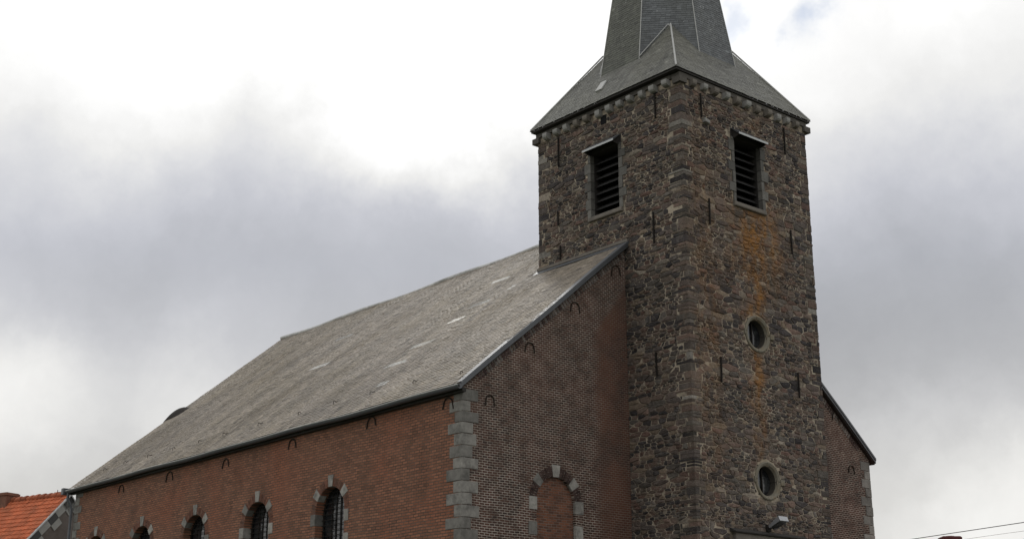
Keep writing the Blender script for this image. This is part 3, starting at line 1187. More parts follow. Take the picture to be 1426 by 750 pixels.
def tower():
    mb = MB()
    # mortar bed: four wall sheets with the openings left free, as boxes around them
    I = .45
    H = TZ

    def pier(a, b, mi=1):
        mb.box(a, b, mi)
    # front wall with belfry opening, two oculi (square holes hidden by their stone rings) and the portal
    holes_f = [(BW_F[1], BZ0, BW_F[2], BZ1)] + [(x - .40, z - .40, x + .40, z + .40) for x, z in OC] + [(7.35, 0, 9.65, 5.80)]
    holes_l = [(BW_L[1], BZ0, BW_L[2], BZ1)]

    def sheet(u0, u1, holes, place):
        us = sorted({u0, u1, *[h[0] for h in holes], *[h[2] for h in holes]})
        zs = sorted({0, H, *[h[1] for h in holes], *[h[3] for h in holes]})
        for i in range(len(us) - 1):
            for j in range(len(zs) - 1):
                c = ((us[i] + us[i + 1]) / 2, (zs[j] + zs[j + 1]) / 2)
                if any(h[0] < c[0] < h[2] and h[1] < c[1] < h[3] for h in holes):
                    continue
                place(us[i], us[i + 1], zs[j], zs[j + 1])
        for h in holes:                 # masonry reveals, coloured near-black to stand in for the shade inside
            for (ua, za, ub, zb) in ((h[0], h[1], h[0], h[3]), (h[2], h[1], h[2], h[3]), (h[0], h[1], h[2], h[1]), (h[0], h[3], h[2], h[3])):
                reveal(ua, za, ub, zb, place)

    def pf(u0, u1, z0, z1):
        mb.add([(u0, TY0, z0), (u1, TY0, z0), (u1, TY0, z1), (u0, TY0, z1)], [(0, 1, 2, 3)], 1)

    def plw(u0, u1, z0, z1):
        mb.add([(TX0, u0, z0), (TX0, u1, z0), (TX0, u1, z1), (TX0, u0, z1)], [(3, 2, 1, 0)], 1)

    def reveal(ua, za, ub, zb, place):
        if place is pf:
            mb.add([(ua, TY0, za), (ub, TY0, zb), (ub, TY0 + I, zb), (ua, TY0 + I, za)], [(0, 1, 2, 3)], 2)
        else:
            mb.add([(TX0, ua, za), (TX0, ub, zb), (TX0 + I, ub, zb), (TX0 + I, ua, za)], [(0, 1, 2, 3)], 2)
    sheet(TX0, TX1, holes_f, pf)
    sheet(TY0, TY1, holes_l, plw)
    mb.add([(TX1, TY0, 0), (TX1, TY1, 0), (TX1, TY1, H), (TX1, TY0, H)], [(0, 1, 2, 3)], 1)
    mb.add([(TX0, TY1, 0), (TX1, TY1, 0), (TX1, TY1, H), (TX0, TY1, H)], [(3, 2, 1, 0)], 1)
    # stones
    HS = TZ - .25
    wF, wL = TX1 - TX0, TY1 - TY0
    hf = [('r', BW_F[1] - .12 - TX0, BZ0 - .14, BW_F[2] + .12 - TX0, BZ1 + .22)] + [('c', x - TX0, z, OR) for x, z in OC] + [('r', 7.0 - TX0, 0, 10.0 - TX0, 6.08)]
    # left face: u runs from the back (TY1) towards the viewer (TY0)
    hl = [('r', TY1 - BW_L[2] - .12, BZ0 - .14, TY1 - BW_L[1] + .12, BZ1 + .22), ('r', TY1 - .86, 17.98, TY1 - .62, 18.26)]
    rubble(mb, (TX0, TY0, 0), (1, 0, 0), (0, 0, 1), (0, -1, 0), wF, HS, hf, 1.0, cw('fl', 0), cw('fr', 0))
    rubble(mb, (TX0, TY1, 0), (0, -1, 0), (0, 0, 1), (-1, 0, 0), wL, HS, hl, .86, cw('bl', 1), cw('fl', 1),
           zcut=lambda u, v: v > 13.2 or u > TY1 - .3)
    rubble(mb, (TX1, TY0, 0), (0, 1, 0), (0, 0, 1), (1, 0, 0), wL, HS, (), 1.0, cw('fr', 1), None, zcut=lambda u, v: v > 13.2 or u < -TY0 + .2)
    rubble(mb, (TX1, TY1, 13.2), (-1, 0, 0), (0, 0, 1), (0, 1, 0), wF, HS - 13.2, (), 1.0)
    # corner stones wrapping both faces
    for key, cx, sx, cy, sy in (('fl', TX0, 1, TY0, 1), ('fr', TX1, -1, TY0, 1), ('bl', TX0, 1, TY1, -1)):
        for (z0, z1, wa, wb) in corner_table(key):
            if key == 'bl' and z0 < 13:
                continue
            d = rng.uniform(.004, .022)
            e = rng.uniform(.004, .022)
            t = stone_tone(.8)
            if rng.random() < .05:
                t = tuple(np.array((.21, .195, .175)) * rng.uniform(.8, 1.15))
            g = rng.uniform(.004, .010)
            if z1 - z0 > .15 and rng.random() < .25:           # some courses are two flat slabs
                parts = [(z0, (z0 + z1) / 2), ((z0 + z1) / 2, z1)]
            else:
                parts = [(z0, z1)]
            for (a, b) in parts:
                d2, e2 = d + rng.uniform(-.003, .006), e + rng.uniform(-.003, .006)
                tt = tuple(np.array(t) * rng.uniform(.85, 1.15))
                x0, x1 = cx - sx * e2, cx + sx * (wa + rng.uniform(-.05, .0))
                y0, y1 = cy - sy * d2, cy + sy * (wb + rng.uniform(-.05, .0))
                mb.obox((x0, cy + sy * .08, a + g), (x1 - x0, 0, 0), (0, 0, b - a - 2 * g), (0, y0 - cy - sy * .08, 0), 0, tt, bev=.006)
                mb.obox((cx + sx * .08, y0 + sy * .003, a + g), (0, y1 - y0, 0), (0, 0, b - a - 2 * g), (x0 - cx - sx * .08 + sx * .002, 0, 0), 0, tt, bev=.006)
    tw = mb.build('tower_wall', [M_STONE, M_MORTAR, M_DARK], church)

    # masonry cornice bed and corbels under the eave
    mb = MB()
    for (a, b) in (((TX0 - .04, TY0 - .04, TZ - .07), (TX1 + .06, TY0 + .3, TZ + .06)), ((TX0 - .06, TY0 + .31, TZ - .07), (TX0 + .3, TY1 + .06, TZ + .06)),
                   ((TX1 - .3, TY0 + .31, TZ - .07), (TX1 + .06, TY1 + .06, TZ + .06)), ((TX0 + .31, TY1 - .3, TZ - .07), (TX1 - .31, TY1 + .06, TZ + .06))):
        mb.box(a, b)
    for (x, y) in ((TX0, TY0), (TX1, TY0), (TX0, TY1)):
        mb.box((x - .09, y - .09, TZ - .25), (x + .2, y + .2, TZ - .072))
    mb.build('cornice', mat_plain('dark_cornice_stone', (.085, .078, .07), .9, .2, .4, 5, .02), tw)

    def corbel(c, U, Nn):
        c, U, Nn = (np.array(q, float) for q in (c, U, Nn))
        mb = MB()
        wdt, hgt, pr = rng.uniform(.16, .21), rng.uniform(.17, .21), rng.uniform(.15, .2)
        # quarter-round corbel stone
        prof = [(0, 0), (pr, 0), (pr, -hgt * .45)] + [(pr * math.cos(t) ** .7 if math.cos(t) > 0 else 0, -hgt * .45 - hgt * .55 * math.sin(t)) for t in (.5, .95, 1.35)] + [(0, -hgt)]
        K = len(prof)
        V = [c - U * wdt / 2 + Nn * a + np.array([0, 0, b]) for a, b in prof] + [c + U * wdt / 2 + Nn * a + np.array([0, 0, b]) for a, b in prof]
        fc = [tuple(range(K)), tuple(range(2 * K - 1, K - 1, -1))] + [(k, K + k, K + (k + 1) % K, (k + 1) % K) for k in range(K)]
        mb.add(V, fc)
        return mb.build('corbel', M_JAMB if rng.random() < .5 else M_QUOIN, tw)
    n = 11
    for k in range(n):
        corbel((TX0 + .47 + (wF - .94) * k / (n - 1) + rng.normal(0, .02), TY0, TZ - .075), (1, 0, 0), (0, -1, 0))
    n = 12
    for k in range(n):
        corbel((TX0, TY0 + .47 + (wL - .94) * k / (n - 1) + rng.normal(0, .02), TZ - .075), (0, 1, 0), (-1, 0, 0))
    # straight iron tie bars
    for (x, za, zb) in ((6.56, 17.41, 18.12), (10.2, 17.25, 18.1), (6.71, 14.29, 15.03), (10.23, 14.17, 14.9), (6.89, 9.9, 10.59), (10.15, 9.95, 10.66)):
        mb = MB()
        lean = rng.normal(0, .012)
        mb.obox((x - .018, TY0 - .075, za), (.036, 0, 0), (0, .04, 0), (lean, 0, zb - za))
        mb.build('tie_bar', M_IRON, tw)
    for (y, za, zb) in ((-1.37, 17.46, 18.2), (2.66, 17.23, 18.16), (2.70, 15.35, 15.8), (2.62, 14.27, 14.7), (-1.17, 13.82, 14.71), (-1.12, 10.1, 10.76)):
        mb = MB()
        lean = rng.normal(0, .012)
        mb.obox((TX0 - .075, y - .018, za), (.04, 0, 0), (0, .036, 0), (0, lean, zb - za))
        mb.build('tie_bar', M_IRON, tw)
    # put-log hole
    mb = MB()
    mb.box((TX0 - .012, .62, 17.98), (TX0 - .003, .86, 18.26))
    mb.build('putlog_hole', M_VOID, tw)
    # small stone bracket by the upper bar
    mb = MB()
    mb.obox((6.62, TY0, 17.28), (.2, 0, -.04), (0, 0, .12), (0, -.14, 0), 0, None, .02)
    mb.build('stone_bracket', M_QUOIN, tw)
    return tw


tower()


def belfry(cen, j0, j1, front):
    """louvred opening: frame map (u along the wall, d outwards, z)"""
    def P(u, d, z):
        return (u, TY0 - d, z) if front else (TX0 - d, u, z)

    def bx(mb, u0, u1, d0, d1, z0, z1, mi=0):
        mb.box(P(u0, d0, z0), P(u1, d1, z1), mi)
    mb = MB()                      # stone jambs in irregular blocks, and the dark chamber behind
    for s, j in ((-1, j0), (1, j1)):
        z = BZ0
        k = 0
        while z < BZ1 - .05:
            h = min(rng.uniform(.24, .36), BZ1 - z)
            wd = rng.uniform(.09, .14) + (rng.uniform(.08, .2) if k % 2 else 0)
            d = rng.uniform(.026, .042)
            ua, ub = (j - wd, j + .01) if s < 0 else (j - .01, j + wd)
            bx(mb, ua, ub, -.12, d, z + .008, z + h - .008, 2)
            mb.c[-6:] = [tuple(np.array((.2, .18, .16)) * rng.uniform(.0, 1.6))] * 6
            z += h
            k += 1
    bx(mb, j0 - .1, j1 + .1, -.25, .012, BZ1 - .02, BZ1 + .24, 3)          # timber-backed lintel
    w = mb.build('belfry_window', [M_JAMB, M_VOID, M_QUOIN_VAR, M_DARK], church)
    mb = MB()
    bx(mb, j0 - .05, j1 + .05, -.5, -.46, BZ0 - .05, BZ1 + .1)
    mb.build('dark_opening', M_VOID, w)
    mb = MB()
    mb.obox(P(j0 - .12, -.3, BZ0 - .13), np.subtract(P(j1 + .1, 0, 0), P(j0 - .12, 0, 0)), (0, 0, .13), np.subtract(P(0, .09, 0), P(0, -.3, 0)), 0, None, .02)
    mb.build('sill', M_JAMB, w)
    for k in range(8):
        z = BZ0 + .02 + k * .235
        mb = MB()
        o = np.array(P(j0 + .02, -.40, z + .20))
        mb.obox(o, np.subtract(P(j1 - .02, 0, 0), P(j0 + .02, 0, 0)), np.subtract(P(0, .24, -.20), P(0, 0, 0)) - 0 * o, (0, 0, .025))
        mb.build('louvre', M_LOUVRE, w)
    # sloping slate-and-zinc canopy
    mb = MB()
    a, b = j0 - .06, j1 + .06
    top, low, out = BZ1 + .27, BZ1 + .05, .30
    V = [P(a, 0, top), P(b, 0, top), P(b, out, low), P(a, out, low), P(a, 0, top - .03), P(b, 0, top - .03), P(b, out, low - .06), P(a, out, low - .06)]
    fl = [(0, 1, 2, 3), (4, 7, 6, 5), (0, 4, 5, 1), (1, 5, 6, 2), (3, 7, 4, 0)]
    mb.add(V, fl, 0)
    mb.add([V[2], V[3], V[7], V[6]], [(0, 1, 2, 3)], 1)
    mb.build('canopy', [M_LEAD, M_ZINC], w)
    for u in (a + .04, b - .08):
        mb = MB()
        V = [P(u, .0, top - .04), P(u, out - .03, low - .06), P(u, .0, low - .12), P(u + .03, .0, top - .04), P(u + .03, out - .03, low - .06), P(u + .03, .0, low - .12)]
        mb.add(V, [(0, 1, 2), (5, 4, 3), (0, 3, 4, 1), (1, 4, 5, 2), (2, 5, 3, 0)])
        mb.build('canopy_bracket', M_DARK, w)


belfry(BW_F[0], BW_F[1], BW_F[2], True)
belfry(BW_L[0], BW_L[1], BW_L[2], False)


def oculus(cx, cz):
    mb = MB()
    n = 40
    prof = [(.37, -.26), (.39, -.05), (.425, .02), (.485, .045), (.515, .03), (.525, -.02)]
    segs = [(0, 9.2), (9.6, 10.4 + 9.4), (20.2, 29.6), (30.0, 39.6)]
    rings = []
    joints = [math.radians(a) for a in (2, 92, 178, 268)]
    for q in range(4):
        t0 = joints[q] + .02
        t1 = (joints[(q + 1) % 4] + (2 * math.pi if q == 3 else 0)) - .02
        m_ = 12
        R = []
        for k in range(m_ + 1):
            t = t0 + (t1 - t0) * k / m_
            R.append([(cx + r * math.cos(t), TY0 - d, cz + r * math.sin(t)) for r, d in prof])
        V = [p for r in R for p in r]
        K = len(prof)
        fc = [(k * K + j, k * K + j + 1, (k + 1) * K + j + 1, (k + 1) * K + j) for k in range(m_) for j in range(K - 1)]
        fc += [tuple(range(K)), tuple(m_ * K + j for j in range(K - 1, -1, -1))]
        mb.add(V, fc)
        for k in range(m_):
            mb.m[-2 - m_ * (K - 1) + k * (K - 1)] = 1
    # square-cut side stones
    mb.obox((cx + .50, TY0 + .05, cz - .08), (.17, 0, 0), (0, 0, .16), (0, -.115, 0), 0, None, .012)
    mb.obox((cx - .50, TY0 + .05, cz - .08), (-.06, 0, 0), (0, 0, .16), (0, -.10, 0), 0, None, .012)
    w = mb.build('oculus_window', [M_OCULUS, mat_plain('reveal_shade', (.05, .045, .038), .9, .2, .4, 9, .01)], church)  # inner edge of the ring painted dark brown as recess shade
    mb = MB()
    mb.add([(cx + .38 * math.cos(2 * math.pi * k / n), TY0 + .22, cz + .38 * math.sin(2 * math.pi * k / n)) for k in range(n)], [tuple(range(n))])
    mb.build('pane', M_GLASS, w)
    mb = MB()
    mb.box((cx - .02, TY0 + .18, cz - .36), (cx + .02, TY0 + .21, cz + .36))
    mb.build('glazing_bar', M_IRON, w)


for c in OC:
    oculus(*c)


def portal():
    mb = MB()
    mb.box((7.35, TY0 + .26, .02), (9.65, TY0 + .34, 5.80))
    door = mb.build('portal', M_DARK, church)
    mb = MB()
    mb.obox((7.12, TY0 + .2, 5.80), (2.76, 0, 0), (0, 0, .22), (0, -.32, 0), 0, None, .03)
    mb.build('lintel', M_JAMB, door)
    mb = MB()
    V = [(7.0, TY0, 6.12), (10.0, TY0, 6.12), (10.0, TY0 - .20, 6.02), (7.0, TY0 - .20, 6.02), (7.0, TY0, 6.025), (10.0, TY0, 6.025), (10.0, TY0 - .19, 5.99), (7.0, TY0 - .19, 5.99)]
    mb.add(V, [(0, 3, 2, 1), (4, 5, 6, 7), (0, 1, 5, 4), (1, 2, 6, 5), (2, 3, 7, 6), (3, 0, 4, 7)])
    mb.build('drip_moulding', M_DARK, door)
    for s in (-1, 1):
        mb = MB()
        x = 8.5 + s * 1.15
        z = 0.02
        while z < 5.7:
            h = min(rng.uniform(.5, .7), 5.79 - z)
            mb.box((x - .03 * s, TY0 + .2, z), (x + s * .34, TY0 - .05, z + h - .01))
            z += h
        mb.build('jamb', M_QUOIN, door)
    for s in (-1, 1):
        mb = MB()
        for k in range(6):
            mb.box((8.5 + s * (.02 + k * .18), TY0 + .20, .04), (8.5 + s * (.19 + k * .18), TY0 + .255, 3.4))
        leaf = mb.build('door_leaf', M_DARK, door)
    mb = MB()
    mb.box((7.4, TY0 + .18, 3.45), (9.6, TY0 + .25, 3.65))
    mb.build('transom', M_QUOIN, door)


portal()


# ------------------------------------------------------------------ tower roof and spire
HO = 2.97
ZE, S1, R0, KR, T8 = 18.637, 1.474, 2.2689, .1548, .392
CXR, CYR = 8.49, .67
HY = HO + .10


def tone_dark(c, rare=.02):
    c = np.array(c)

    def f(u, v):
        k = rng.uniform(.75, 1.25)
        if rng.random() < rare:
            k *= rng.choice([.55, 1.6])
        return tuple(c * k)
    return f


def skirt():
    mb = MB()
    ztop = 21.3
    dv = ztop - ZE
    inset = dv / S1
    for (nx, ny) in ((-1, 0), (0, -1), (1, 0), (0, 1)):
        hx = HO if nx else HY                # distance of this face from the axis
        hu = HY if nx else HO                # half width of the face
        Nh = np.array([nx, ny, 0.])
        Uh = np.array([-ny, nx, 0.]) if True else None
        slen = math.hypot(inset, dv)
        Vv = (-Nh * inset + np.array([0, 0, dv])) / slen
        Nn = np.cross(Uh, Vv)
        if Nn @ Nh < 0:
            Uh = -Uh
            Nn = np.cross(Uh, Vv)
        org = np.array([CXR, CYR, ZE]) + Nh * hx
        k = inset / slen
        slates(mb, org, Uh, Vv, Nn, lambda v, a=hu: -a + v * k, lambda v, a=hu: a - v * k, slen, .095, .15,
               tone_dark((.125, .125, .11)), None, .008, .002)
    # eave boards
    mb.box((CXR - HO + .03, CYR - HY + .03, ZE - .06), (CXR + HO - .03, CYR + HY - .03, ZE - .012), 1)
    o = mb.build('tower_roof', [M_SLATE_SKIRT, M_DARK], church)
    # corner hips with zinc rolls
    c_ = (1 + T8) / 2
    q = c_ * (R0 - KR * S1 * HO) / (1 - c_ * KR * S1)
    for sx in (-1, 1):
        for sy in (-1, 1):
            mb = MB()
            z2 = ZE + S1 * (HO - q)
            a = np.array([CXR + sx * HO * .995, CYR + sy * HY * .995, ZE + .035])
            b = np.array([CXR + sx * (q + .02), CYR + sy * (HY - (z2 - ZE) / S1 + .02), z2 + .045])
            mb.tube([a + (b - a) * t for t in np.linspace(.0, 1, 6)], .026, 6)
            mb.build('hip_roll', M_PALE, o)
    # little pale roof hatch on the left slope
    d = ray(838, 121)
    Nn = np.array([-S1, 0, 1]) / math.hypot(S1, 1)
    p0 = np.array([CXR - HO, CYR, ZE])
    p = CAM + d * ((p0 - CAM) @ Nn / (d @ Nn))
    Vv = np.array([1, 0, S1]) / math.hypot(1, S1)
    mb = MB()
    mb.obox(p - Vv * .22 - np.array([0, .13, 0]), Vv * .44, (0, .26, 0), Nn * .05, 0, None, .01)
    mb.build('roof_hatch', M_PALE, o)
    return o


skirt()


def spire():
    mb = MB()
    apex = np.array([CXR, CYR, ZE + R0 / KR])
    z0 = ZE + .35
    r = R0 - KR * (z0 - ZE)
    oct_ = [(-1, T8), (-1, -T8), (-T8, -1), (T8, -1), (1, -T8), (1, T8), (T8, 1), (-T8, 1)]
    P = [np.array([CXR + a * r, CYR + b * r, z0]) for a, b in oct_]
    tone = tone_dark((.092, .099, .106), .015)
    for k in range(8):
        a, b = P[k], P[(k + 1) % 8]
        Uh = b - a
        L = np.linalg.norm(Uh)
        Uh = Uh / L
        mid = (a + b) / 2
        Vv = apex - mid
        sl_ = np.linalg.norm(Vv)
        Vv = Vv / sl_
        Nn = np.cross(Uh, Vv)
        if Nn @ (mid - np.array([CXR, CYR, z0])) < 0:
            Nn = -Nn
        t2 = tone_dark((.092, .096, .078), .015) if k == 0 else tone
        slates(mb, mid, Uh, Vv, Nn, lambda v, L=L, s=sl_: -L / 2 * (1 - v / s), lambda v, L=L, s=sl_: L / 2 * (1 - v / s), sl_ - .3, .08, .15, t2, None, .009, .002)
    o = mb.build('spire', M_SLATE_SPIRE, church)
    mb = MB()
    for k in range(8):
        a = P[k]
        c = (a - np.array([CXR, CYR, a[2]])) / r * .012
        mb.tube([a + c + (apex - a) * t for t in np.linspace(0, .985, 14)], .013, 6)
    mb.build('ridge_roll', M_PALE, o)
    # zinc soakers where the corner broaches run into the spire
    c_ = (1 + T8) / 2
    q = c_ * (R0 - KR * S1 * HO) / (1 - c_ * KR * S1)
    rr = (R0 - KR * S1 * HO) / (1 - KR * S1)
    z1, z2 = ZE + S1 * (HO - rr), ZE + S1 * (HO - q)
    for sx in (-1, 1):
        for sy in (-1, 1):
            top = np.array([CXR + sx * (q + .03), CYR + sy * (q + .03), z2 + .06])
            mb = MB()
            for (a, b) in ((1, T8), (T8, 1)):
                low = np.array([CXR + sx * (a * rr + .03), CYR + sy * (b * rr + .03), z1 + .06])
                mb.tube([low, (low + top) / 2, top], .015, 6)
            mb.build('soaker', M_PALE, o)
    # finial
    mb = MB()
    mb.tube([apex - np.array([0, 0, .4]), apex + np.array([0, 0, .1]), apex + np.array([0, 0, .25]), apex + np.array([0, 0, .4]), apex + np.array([0, 0, .5])],
            [.10, .05, .16, .16, .04], 12)
    mb.tube([apex + np.array([0, 0, .4]), apex + np.array([0, 0, 2.0])], .03, 8)
    mb.tube([apex + np.array([-.45, 0, 1.45]), apex + np.array([.45, 0, 1.45])], .03, 8)
    mb.build('finial_cross', M_IRON, o)


spire()


# ------------------------------------------------------------------ floodlight over the portal
def floodlight():
    cx, cz = 8.52, 6.16
    t = thing('floodlight', 'grey metal floodlight tilted out over the church portal', 'floodlight', (cx, TY0, cz))
    mb = MB()
    o = np.array([cx - .02, TY0 - .20, cz + .03])
    U = np.array([1, 0, 0.]); V = np.array([0, -.86, .36]); V /= np.linalg.norm(V)
    N_ = np.cross(U, V); N_ = N_ if N_[2] > 0 else -N_
    # tapered housing, larger at its front
    a, b, L, h0, h1 = .30, .36, .42, .07, .13
    P = []
    for (w_, v_, h_) in ((a, 0, h0), (b, L, h1)):
        for (su, sh) in ((-1, 0), (1, 0), (1, 1), (-1, 1)):
            P.append(o + U * (w_ / 2 * su) + V * v_ + N_ * (h_ * sh))
    mb.add(P, [(0, 1, 2, 3), (7, 6, 5, 4), (0, 4, 5, 1), (1, 5, 6, 2), (2, 6, 7, 3), (3, 7, 4, 0)])
    for k in range(6):
        c = o + V * (.06 + k * .055) + N_ * (h0 + (h1 - h0) * (.06 + k * .055) / L)
        mb.obox(c - U * .12, U * .24, V * .012, N_ * .025)
    mb.build('housing', mat_plain('lamp_metal', (.33, .34, .36), .4, .5, .15, 8, 0, .5), t)
    mb = MB()
    mb.obox(o + V * .05 - U * .13 - N_ * .012, U * .26, V * (L - .09), N_ * .010)
    mb.build('lamp_glass', M_GLASS, t)
    mb = MB()
    mb.box((cx - .10, TY0 - .07, cz - .04), (cx + .06, TY0 - .02, cz + .14))
    mb.tube([(cx - .02, TY0 - .06, cz + .05), (cx - .02, TY0 - .2, cz + .04), o + V * .05], .022, 8)
    mb.build('bracket', M_IRON, t)


floodlight()


# ------------------------------------------------------------------ neighbouring house with the orange roof
def mat_tile():
    m = Mat('orange_pantile', .75, .3)
    c = m.scale(m.tone(), m.math('MULTIPLY_ADD', m.noise(5, 6, .7), .7, .65))
    c = m.mix(m.math('MULTIPLY', m.map(m.noise(.8, 6, .72), .48, .74), .5), c, (.20, .085, .045))
    return m.done(c, m.bump(m.noise(30, 4), .01, .5))


M_TILE = mat_tile()
M_BRICK_HOUSE = mat_plain('grey_rendered_brick', (.13, .115, .105), .9, .2, .4, 3, .02, stain=(.09, .07, .06))
M_CHIM = mat_plain('chimney_brick', (.17, .085, .06), .9, .2, .45, 7, .02, stain=(.09, .06, .05))


def pantiles(mb, org, U, V, Nn, lu, lv, rows_h=.27, pitch=.22, tone=(.47, .125, .052)):
    org, U, V, Nn = (np.array(q, float) for q in (org, U, V, Nn))
    nr = int(lv / rows_h)
    rh = lv / nr
    nt_ = int(lu / pitch)
    pw = lu / nt_
    seg = 5
    for r in range(nr):
        for k in range(nt_):
            t = tuple(np.array(tone) * rng.uniform(.78, 1.15))
            lo, hi, lip = [], [], []
            dz = rng.normal(0, .004)
            for j in range(seg + 1):
                a = j / seg
                h = .02 * math.sin(a * 2 * math.pi) + dz
                u = (k + a) * pw
                lo.append(org + U * u + V * (r * rh) + Nn * (.045 + h))
                hi.append(org + U * u + V * ((r + 1.15) * rh) + Nn * (.012 + h))
                lip.append(org + U * u + V * (r * rh) + Nn * (.01 + h))
            VV = lo + hi + lip
            K = seg + 1
            mb.add(VV, [(j, j + 1, K + j + 1, K + j) for j in range(seg)] + [(2 * K + j, 2 * K + j + 1, j + 1, j) for j in range(seg)], 0, t)


def house_left():
    peak = CAM + ray(98, 688.5) * ((31 - CAM[1]) / ray(98, 688.5)[1])
    az = YAW + math.atan2(-3300, 2036)
    D = np.array([math.sin(az), math.cos(az), 0])           # along the ridge, away from the gable we see
    E = np.array([-D[1], D[0], 0])
    if E[0] > 0:
        E = -E                                              # towards the slope we see
    d = ray(38, 750)
    q = CAM + d * ((peak - CAM) @ D / (d @ D))
    run, drop = (q - peak) @ E, peak[2] - q[2]
    sl_ = drop / run
    HWD, LEN = 4.2, 16.
    t = thing('house', 'house with bright orange pantile roof and grey and white blocks along its gable verge', 'house',
              (peak[0] + D[0] * LEN / 2, peak[1] + D[1] * LEN / 2, 0))
    P = lambda a, e, z: peak * np.array([1, 1, 0]) + D * a + E * e + np.array([0, 0, z])
    Zp = peak[2]
    ze = Zp - sl_ * HWD
    mb = MB()
    for a, flip in ((0, 0), (LEN, 1)):
        V = [P(a, -HWD, 0), P(a, HWD, 0), P(a, HWD, ze - .1), P(a, 0, Zp - .1), P(a, -HWD, ze - .1)]
        mb.add(V, [(0, 1, 2, 3, 4)])
    for s in (-1, 1):
        mb.add([P(0, s * HWD, 0), P(LEN, s * HWD, 0), P(LEN, s * HWD, ze - .1), P(0, s * HWD, ze - .1)], [(0, 1, 2, 3)])
    mb.build('house_wall', M_BRICK_HOUSE, t)
    sl_len = math.hypot(HWD + .25, sl_ * (HWD + .25))
    mb = MB()
    for s in (1, -1):
        lowz = Zp - sl_ * (HWD + .25)
        Vv = (np.array(P(0, 0, Zp)) - np.array(P(0, s * (HWD + .25), lowz))) / sl_len
        Nn = np.cross(D, Vv)
        if Nn[2] < 0:
            Nn = -Nn
        pantiles(mb, P(.02, s * (HWD + .25), lowz), D, Vv, Nn, LEN - .04, sl_len)
        A = [P(.02, 0, Zp - .03), P(LEN, 0, Zp - .03), P(LEN, s * (HWD + .2), lowz), P(.02, s * (HWD + .2), lowz)]
        mb.add(A + [p - np.array([0, 0, .08]) for p in A], [(0, 1, 2, 3), (7, 6, 5, 4), (0, 1, 5, 4), (1, 2, 6, 5), (2, 3, 7, 6), (3, 0, 4, 7)], 1)
    roof = mb.build('house_roof', [M_TILE, M_DARK], t)
    # half-round ridge tiles
    k = 0
    mb = MB()
    a = .0
    while a < LEN:
        zz = Zp + .02 + rng.normal(0, .006)
        mb.tube([P(a, 0, zz + .03), P(a + .05, 0, zz + .035), P(a + .42, 0, zz)], [.135, .13, .105], 10, 0, tuple(np.array((.33, .10, .05)) * rng.uniform(.65, 1.15)))
        a += .38
    mb.build('ridge_tiles', M_TILE, roof)
    # stepped verge blocks in two shades of stone
    mb = MB()
    for s in (1, -1):
        L = math.hypot(HWD, HWD * sl_)
        Vd = np.array(P(0, s * HWD, ze)) - np.array(P(0, 0, Zp))
        Vd = Vd / np.linalg.norm(Vd)
        Wd = np.cross(Vd, D)
        Wd = Wd if Wd[2] < 0 else -Wd
        l = 0.0
        k = 0
        while l < L - .3:
            bl = rng.uniform(.50, .62)
            for row in range(2):
                pale = (k + row) % 2 == 1
                dep = .30 if row == 0 else .27
                if row == 1 and not pale:
                    continue
                o = np.array(P(0, 0, Zp)) + Vd * (l + .005) + Wd * (.03 + row * .31) - D * .035
                mb.obox(o, Vd * (bl - .01), Wd * dep, D * .06, 1 if pale else 0)
            l += bl
            k += 1
        mb.obox(np.array(P(0, 0, Zp + .035)) - D * .08, Vd * L, Wd * .05, D * .16, 2)
    mb.build('verge_blocks', [mat_plain('dark_block', (.06, .062, .062), .8, .3, .3, 4, .01), mat_plain('pale_block', (.28, .285, .27), .8, .3, .25, 4, .01), M_ZINC], roof)
    # chimney standing on the ridge
    d = ray(11, 697)
    nrm = np.cross(D, np.array([0, 0, 1.]))
    c = CAM + d * ((peak - CAM) @ nrm / (d @ nrm))
    a = (c - peak) @ D
    zt = (CAM + ray(11, 686.5) * ((peak - CAM) @ nrm / (ray(11, 686.5) @ nrm)))[2]
    mb = MB()
    wd = .27
    mb.obox(P(a - wd, -.32, Zp - 1), D * 2 * wd, E * .64, (0, 0, zt - .13 - Zp + 1))
    mb.obox(P(a - wd - .05, -.37, zt - .13), D * (2 * wd + .1), E * .74, (0, 0, .1))
    mb.obox(P(a - wd - .01, -.33, zt - .03), D * (2 * wd + .02), E * .66, (0, 0, .03), bev=.01)
    mb.build('chimney', M_CHIM, roof)
    mb = MB()
    d = ray(79.5, 692)
    c = CAM + d * ((peak - CAM) @ nrm / (d @ nrm))
    mb.tube([c - np.array([0, 0, .3]), c + np.array([0, 0, .32])], .016, 6)
    mb.tube([c + np.array([0, 0, .22]) - D * .2, c + np.array([0, 0, .22]) + D * .2], .01, 6)
    mb.build('aerial', M_IRON, roof)


house_left()


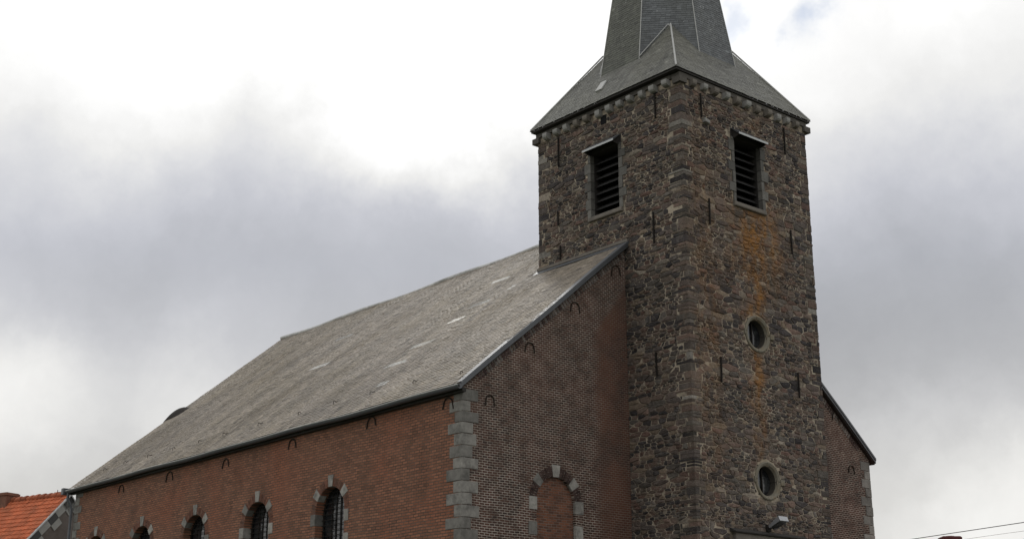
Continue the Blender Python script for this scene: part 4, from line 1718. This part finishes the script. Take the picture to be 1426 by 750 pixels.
def house_right():
    depth = 47.
    d = ray(1322, 746)
    top = CAM + d * depth
    t = thing('house', 'house whose dark red chimney alone shows under the wires right of the church', 'house', (top[0], top[1], 0))
    D = RT.copy()
    E = np.array([-D[1], D[0], 0])                          # away from the viewer
    base = np.array([top[0], top[1], 0])
    P = lambda a, e, z: base + D * a + E * e + np.array([0, 0, z])
    Zp = top[2] - .75
    HWD, LEN, sl_ = 3.6, 9., .85
    ze = Zp - sl_ * HWD
    a0, a1 = -4.2, 4.8
    mb = MB()
    for a in (a0, a1):
        mb.add([P(a, -HWD, 0), P(a, HWD, 0), P(a, HWD, ze - .1), P(a, 0, Zp - .1), P(a, -HWD, ze - .1)], [(0, 1, 2, 3, 4)])
    for s in (-1, 1):
        mb.add([P(a0, s * HWD, 0), P(a1, s * HWD, 0), P(a1, s * HWD, ze - .1), P(a0, s * HWD, ze - .1)], [(0, 1, 2, 3)])
    mb.build('house_wall', M_CHIM, t)
    mb = MB()
    sl_len = math.hypot(HWD + .25, sl_ * (HWD + .25))
    for s in (1, -1):
        lowz = Zp - sl_ * (HWD + .25)
        Vv = (np.array(P(0, 0, Zp)) - np.array(P(0, s * (HWD + .25), lowz))) / sl_len
        Nn = np.cross(D, Vv)
        if Nn[2] < 0:
            Nn = -Nn
        pantiles(mb, P(a0 - .1, s * (HWD + .25), lowz), D, Vv, Nn, LEN + .2, sl_len)
    roof = mb.build('house_roof', M_TILE, t)
    mb = MB()
    zc = top[2]
    mb.obox(P(-.27, -.25, Zp - 1), D * .54, E * .5, (0, 0, zc - .12 - Zp + 1))
    mb.obox(P(-.31, -.29, zc - .12), D * .62, E * .58, (0, 0, .1), bev=.04)
    mb.tube([P(0, 0, zc - .03), P(0, 0, zc)], [.2, .17], 10)
    mb.build('chimney', mat_plain('dark_red_brick', (.10, .035, .035), .9, .2, .4, 7, .02), roof)


house_right()


def wires():
    def at(u, v, depth):
        d = ray(u, v)
        return CAM + d * depth
    pole_top = at(1600, 700, 44)
    t = thing('utility_pole', 'wooden utility pole carrying the overhead wires', 'utility pole', (pole_top[0], pole_top[1], 0))
    mb = MB()
    zt = pole_top[2] + .4
    mb.tube([(pole_top[0], pole_top[1], z) for z in (0, zt * .5, zt)], [.15, .125, .10], 12)
    mb.build('pole', mat_plain('creosoted_wood', (.10, .075, .055), .9, .2, .4, 4, .01), t)
    mb = MB()
    for dz in (.40, .02):
        mb.tube([(pole_top[0] - .02, pole_top[1], zt - dz - .08), (pole_top[0] - .16, pole_top[1], zt - dz - .08), (pole_top[0] - .16, pole_top[1], zt - dz + .04)], .025, 8)
    mb.build('insulator', M_ZINC, t)
    mw = mat_plain('cable', (.02, .02, .02), .6, .3, .1, 5, 0)
    mw2 = mat_plain('thin_cable', (.16, .15, .15), .6, .3, .1, 5, 0)
    for (pa, pb, r, lab, m_) in (
            (((1266, 750.5, 52), (1426, 726.5, 47)), (1600, 700, 44), .013, 'upper dark overhead wire sagging past the dark red chimney', mw),
            (((1340, 750.5, 52), (1426, 738.5, 48)), (1600, 717, 44), .0055, 'lower thin pale overhead wire close under the darker wire', mw2)):
        A, B = at(*pa[0]), at(*pa[1])
        Cc = at(*pb)
        S = A + (A - B) * .35                               # carries on down to the house eave
        pts = []
        for k in range(25):
            s = k / 24
            # quadratic through A, B and the pole
            ta, tb = .2, .62
            p = S * ((s - ta) * (s - tb) * (s - 1)) / ((0 - ta) * (0 - tb) * (0 - 1)) + A * (s * (s - tb) * (s - 1)) / (ta * (ta - tb) * (ta - 1)) \
                + B * (s * (s - ta) * (s - 1)) / (tb * (tb - ta) * (tb - 1)) + Cc * (s * (s - ta) * (s - tb)) / ((1 - ta) * (1 - tb))
            pts.append(p)
        mb = MB()
        mb.tube(pts, r, 6)
        tag(mb.build('overhead_wire', m_, base=tuple(A)), lab, 'wire', 'overhead wires right of the church')


wires()
